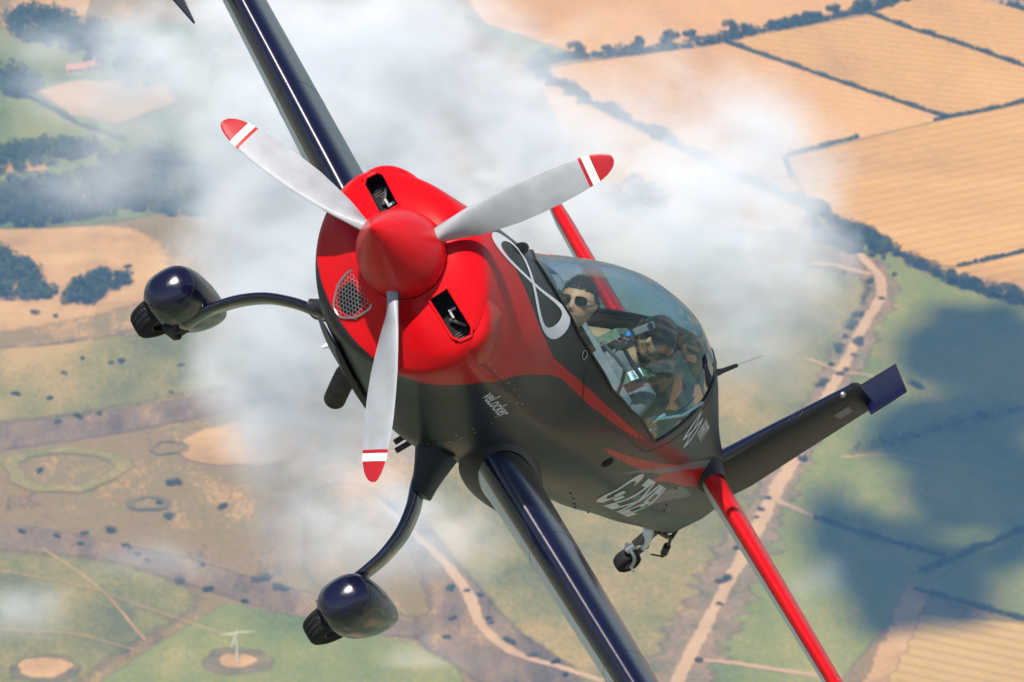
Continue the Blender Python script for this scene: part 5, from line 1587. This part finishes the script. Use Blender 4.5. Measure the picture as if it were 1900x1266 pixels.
# farmhouses at the upper left, sheds at the top right
M_wall = paint('rendered_wall', (.48, .36, .28), .85, 0, 0, .12, .5)
M_roof = paint('clay_tiles', (.40, .17, .11), .8, 0, 0, .2, 1.5)
M_pane = paint('window_pane', (.03, .035, .04), .15, 0, 0, .1, 1)
M_sheet = paint('grey_sheet_roof', (.32, .34, .37), .5, .2, 0, .15, .6)
def house(u, v, w, d, h, rz, label, roofm, cat='house', name='farmhouse'):
    t = thing(name, label, cat, None, tuple(ground_at(u, v))); t.rotation_euler = (0, 0, rz)
    g = Geo(); g.box((0, 0, h / 2), (w, d, h)); g.build('wall', M_wall, t, False)
    g = Geo(); e = .5; rh = d * .38
    g.add([(-w / 2 - e, -d / 2 - e, h - .2), (w / 2 + e, -d / 2 - e, h - .2), (w / 2 + e, d / 2 + e, h - .2), (-w / 2 - e, d / 2 + e, h - .2), (-w / 2 - e, 0, h + rh), (w / 2 + e, 0, h + rh)], [(0, 1, 5, 4), (2, 3, 4, 5), (1, 2, 5), (3, 0, 4), (3, 2, 1, 0)])
    rf = g.build('roof', roofm, t, False)
    if name == 'farmhouse':
        g = Geo(); g.box((w * .3, 0, h + rh + .3), (.9, .7, 1.6)); g.build('chimney', M_wall, rf, False)
    for q in (-.3, 0, .3):
        g = Geo(); g.box((w * q, -d / 2 - .02, h * .55), (1.1, .12, 1.3)); g.build('window', M_pane, t, False)
    return t
house(140, 136, 8, 4.6, 3., .15, 'pink-roofed farmhouse at the upper left, left of the two in the smoke', M_roof)
house(168, 131, 6.5, 4.4, 3., .5, 'pink-roofed farmhouse at the upper left, right of the two in the smoke', M_roof)
house(1862, 2, 16, 9, 4, -.2, 'grey-roofed farm shed in the top right corner, left of the pair', M_sheet, 'shed', 'farm_shed')
house(1890, 6, 14, 9, 4, -.2, 'grey-roofed farm shed in the top right corner, right of the pair', M_sheet, 'shed', 'farm_shed')
# small wind turbine in the pale clearing
wt = thing('wind_turbine', 'small white wind turbine standing in the pale round clearing, lower left', 'wind turbine', None, tuple(ground_at(440, 1229)))
M_wt = paint('turbine_white', (.62, .63, .62), .5, 0, 0, .05, 1)
tube('tower', [(0, 0, 0), (0, 0, 6), (0, 0, 12)], [.36, .28, .18], M_wt, wt, 10)
g = Geo(); g.tube([(0, .7, 12.1), (0, -.8, 12.1), (0, -1.0, 12.1)], [.26, .30, .12], 10); g.build('nacelle', M_wt, wt)
for a in (math.radians(84), math.radians(-98), math.radians(200)):
    d = np.array([math.sin(a), 0, math.cos(a)]); s = np.array([math.cos(a), 0, -math.sin(a)])
    r_ = [np.array([0, -.95, 12.1]) + d * q for q in (.1, 1.5, 4, 6.6)]
    v = []
    for p, c in zip(r_, (.2, .42, .30, .10)): v += [p - s * c, p + np.array([0, .07, 0]), p + s * c * .6, p - np.array([0, .07, 0])]
    mesh('blade', v, grid_faces(4, 4, True) + [(0, 1, 2, 3), (12, 13, 14, 15)], M_wt, wt)
# ------------------------------------------------------------------ clouds above the frame: their shadows lie on the pasture at the right
M_cloud, nt, b = new_mat('cloud_white')
b.inputs['Base Color'].default_value = (.85, .86, .88, 1); b.inputs['Roughness'].default_value = 1.0; b.inputs['Specular IOR Level'].default_value = 0
CLOUD_Z = 1900.
def cloud(label, spots):
    V = []; F = []
    for (u, v, rx, ry) in spots:
        p = ground_at(u, v); k = CLOUD_Z / SUN[2]
        c = p + SUN * k
        r = np.random.RandomState(int(u * 7 + v)); nu_, nv_ = 12, 20; base = len(V); ph = r.rand(6) * 6
        for i in range(nu_):
            th = math.pi * i / (nu_ - 1)
            for j in range(nv_):
                a = 2 * math.pi * j / nv_
                w = 1 + .16 * math.sin(3 * a + ph[0]) + .11 * math.sin(5 * a + ph[1] + 2 * th) + .07 * math.sin(9 * a + ph[2]) * math.sin(4 * th + ph[3])
                V.append((c[0] + .92 * rx * w * math.sin(th) * math.cos(a), c[1] + .9 * ry * w * math.sin(th) * math.sin(a), c[2] + 60 * w * math.cos(th)))
        F += [tuple(q + base for q in f) for f in grid_faces(nu_, nv_, True)]
    o = mesh('cloud', V, F, M_cloud, None, True, None); return tag(o, kind='structure')
cloud('', [(1790, 632, 24, 32), (1720, 655, 14, 18), (1860, 640, 24, 36), (1905, 690, 16, 40), (1820, 690, 16, 16),
           (1700, 800, 20, 6), (1830, 775, 26, 8), (1790, 905, 28, 30), (1860, 900, 22, 40), (1720, 890, 12, 16), (1885, 985, 12, 20),
           (1640, 1035, 24, 26), (1570, 1010, 13, 16), (1710, 1080, 24, 30), (1640, 1105, 18, 16), (1790, 1090, 16, 20), (1530, 960, 8, 7)])

# ------------------------------------------------------------------ display smoke drifting behind the aeroplane
SM_D = 260.0                                     # metres from the camera
def air_at(u, v, d=SM_D):
    return CAM_P + CAM_M @ (np.array([(u - CX) / FPX, -(v - CY) / FPX, -1.0]) * d)
# puffs: photograph position, radius across (px), radius up (px), depth offset (m), strength
PUFFS = [
 (560, 190, 250, 190, 0, .85), (760, 120, 230, 170, 4, .9), (400, 90, 170, 120, 2, .48), (520, 480, 160, 250, 0, 1.0), (640, 420, 220, 260, 3, 1.0),
 (500, 730, 120, 150, 2, .95), (850, 330, 230, 230, 5, 1.0), (1010, 380, 170, 170, 3, .9), (1240, 420, 200, 130, 0, .85), (1400, 420, 150, 150, 2, .85), (1380, 270, 120, 120, 3, .45),
 (1330, 570, 130, 110, 2, .55), (640, 960, 190, 110, 4, .6), (560, 850, 120, 110, 3, .7), (760, 980, 110, 90, 5, .45), (250, 120, 130, 70, 3, .45), (110, 75, 130, 45, 2, .35),
 (330, 210, 170, 140, 4, .30), (230, 40, 120, 60, 3, .26), (300, 330, 170, 90, 5, .30), (500, 610, 130, 200, 2, .8), (120, 360, 160, 60, 3, .28), (40, 1130, 110, 60, 2, .36), (300, 1060, 150, 40, 4, .16), (790, 1240, 90, 50, 3, .3), (1300, 160, 170, 80, 5, .26), (700, 650, 200, 180, 4, .9), (860, 1010, 90, 100, 5, .28), (1500, 1080, 70, 50, 3, .2), (1130, 60, 120, 60, 4, .15),
 (1330, 340, 210, 190, 4, .5), (1190, 260, 150, 130, 3, .4), (1430, 560, 150, 150, 4, .45), (1500, 330, 120, 110, 4, .3), (190, 190, 200, 130, 4, .30), (600, 30, 300, 90, 2, .6), (980, 200, 150, 150, 3, .5), (1560, 480, 110, 80, 4, .22), (1250, 640, 110, 90, 5, .3), (660, 1060, 160, 60, 5, .3), (90, 200, 130, 60, 4, .25)]
ctr = air_at(800, 560)
sm_mat = bpy.data.materials.new('white_smoke'); sm_mat.use_nodes = True; nt = sm_mat.node_tree
for n in list(nt.nodes):
    if n.type != 'OUTPUT_MATERIAL': nt.nodes.remove(n)
pv = nd(nt, 'ShaderNodeVolumePrincipled')
pv.inputs['Color'].default_value = (.93, .96, 1.0, 1); pv.inputs['Anisotropy'].default_value = -.28
pv.inputs['Density'].default_value = 1.0
pv.inputs['Density Attribute'].default_value = 'density'
nt.links.new(pv.outputs[0], [n for n in nt.nodes if n.type == 'OUTPUT_MATERIAL'][0].inputs['Volume'])
gnt = bpy.data.node_groups.new('smoke_field', 'GeometryNodeTree')
gnt.interface.new_socket('Geometry', in_out='INPUT', socket_type='NodeSocketGeometry')
gnt.interface.new_socket('Geometry', in_out='OUTPUT', socket_type='NodeSocketGeometry')
N_ = gnt.nodes; Lk = gnt.links.new
gout = N_.new('NodeGroupOutput'); N_.new('NodeGroupInput')
vc = N_.new('GeometryNodeVolumeCube')
posn = N_.new('GeometryNodeInputPosition')
k_ = SM_D / FPX
def vmath(op, a, b_=None):
    n = N_.new('ShaderNodeVectorMath'); n.operation = op
    for i, v in enumerate((a, b_)):
        if v is None: continue
        if hasattr(v, 'links'): Lk(v, n.inputs[i])
        else: n.inputs[i].default_value = v
    return n
def fmath(op, a, b_=None, c=None):
    n = N_.new('ShaderNodeMath'); n.operation = op
    for i, v in enumerate((a, b_, c)):
        if v is None: continue
        if hasattr(v, 'links'): Lk(v, n.inputs[i])
        else: n.inputs[i].default_value = v
    return n.outputs[0]
# domain axes follow the camera's level axes: x right, y up the slope of view, z depth
warp = N_.new('ShaderNodeTexNoise'); warp.inputs['Scale'].default_value = .22; warp.inputs['Detail'].default_value = 3
Lk(posn.outputs[0], warp.inputs['Vector'])
w1 = vmath('SUBTRACT', warp.outputs[1], (.5, .5, .5)); w2 = vmath('SCALE', w1.outputs[0]); w2.inputs['Scale'].default_value = 3.6
pw = vmath('ADD', posn.outputs[0], w2.outputs[0])
acc = None
for (u, v, ru_, rv_, dz, s) in PUFFS:
    c = CAM_M.T @ (air_at(u, v, SM_D + dz) - ctr)
    d = vmath('SUBTRACT', pw.outputs[0], tuple(c))
    e = vmath('DIVIDE', d.outputs[0], (ru_ * k_ * 1.45, rv_ * k_ * 1.45, max(2.6, (ru_ + rv_) * .6 * k_)))
    ln = N_.new('ShaderNodeVectorMath'); ln.operation = 'LENGTH'; Lk(e.outputs[0], ln.inputs[0])
    q = fmath('MULTIPLY_ADD', ln.outputs['Value'], -1., 1.); q = fmath('MAXIMUM', q, 0.); q = fmath('MULTIPLY', fmath('POWER', q, 1.5), s)
    acc = q if acc is None else fmath('ADD', acc, q)
bil = N_.new('ShaderNodeTexNoise'); bil.inputs['Scale'].default_value = .38; bil.inputs['Detail'].default_value = 5; bil.inputs['Roughness'].default_value = .6
Lk(posn.outputs[0], bil.inputs['Vector'])
stv = vmath('MULTIPLY', posn.outputs[0], (1.0, 1.9, 1.0))
wis = N_.new('ShaderNodeTexNoise'); wis.inputs['Scale'].default_value = .75; wis.inputs['Detail'].default_value = 4; wis.inputs['Roughness'].default_value = .62; wis.inputs['Distortion'].default_value = .8
Lk(stv.outputs[0], wis.inputs['Vector'])
bz = fmath('MULTIPLY_ADD', bil.outputs[0], 2.9, -.95); bz = fmath('ADD', bz, fmath('MULTIPLY_ADD', wis.outputs[0], 2.2, -1.0)); bz = fmath('MAXIMUM', bz, 0.05)
dens = fmath('MULTIPLY', acc, bz)
dens = fmath('MAXIMUM', fmath('SUBTRACT', dens, .006), 0.)
Lk(dens, vc.inputs['Density'])
vc.inputs['Min'].default_value = (-17, -13.5, -6); vc.inputs['Max'].default_value = (16, 13.5, 8)
vc.inputs['Resolution X'].default_value = 116; vc.inputs['Resolution Y'].default_value = 96; vc.inputs['Resolution Z'].default_value = 44
smn = N_.new('GeometryNodeSetMaterial'); smn.inputs['Material'].default_value = sm_mat
Lk(vc.outputs[0], smn.inputs['Geometry']); Lk(smn.outputs[0], gout.inputs[0])
sme = bpy.data.meshes.new('smoke'); sme.from_pydata([(0, 0, 0), (.01, 0, 0), (0, .01, 0)], [], [(0, 1, 2)]); sme.materials.append(sm_mat)
smo = bpy.data.objects.new('smoke', sme); COL.objects.link(smo)
MS = Matrix.Identity(4)
for i in range(3):
    for j in range(3): MS[i][j] = CAM_M[i, j]
    MS[i][3] = ctr[i]
smo.matrix_world = MS
md = smo.modifiers.new('smoke', 'NODES'); md.node_group = gnt
tag(smo, 'white display smoke billowing behind the aeroplane', 'smoke', None, 'stuff')

# ------------------------------------------------------------------ haze: the blue summer air between the aeroplane and the land
hz_mat = bpy.data.materials.new('summer_haze'); hz_mat.use_nodes = True; nt = hz_mat.node_tree
for n in list(nt.nodes):
    if n.type != 'OUTPUT_MATERIAL': nt.nodes.remove(n)
pv = nd(nt, 'ShaderNodeVolumePrincipled')
pv.inputs['Color'].default_value = (.20, .46, 1.0, 1); pv.inputs['Absorption Color'].default_value = (1, 1, 1, 1); pv.inputs['Density'].default_value = .00014; pv.inputs['Anisotropy'].default_value = .1
nt.links.new(pv.outputs[0], [n for n in nt.nodes if n.type == 'OUTPUT_MATERIAL'][0].inputs['Volume'])
g = Geo(); g.box((0, 4000, 502), (17900, 19900, 1006))
hz = g.build('haze', hz_mat, None, False); tag(hz, kind='stuff')
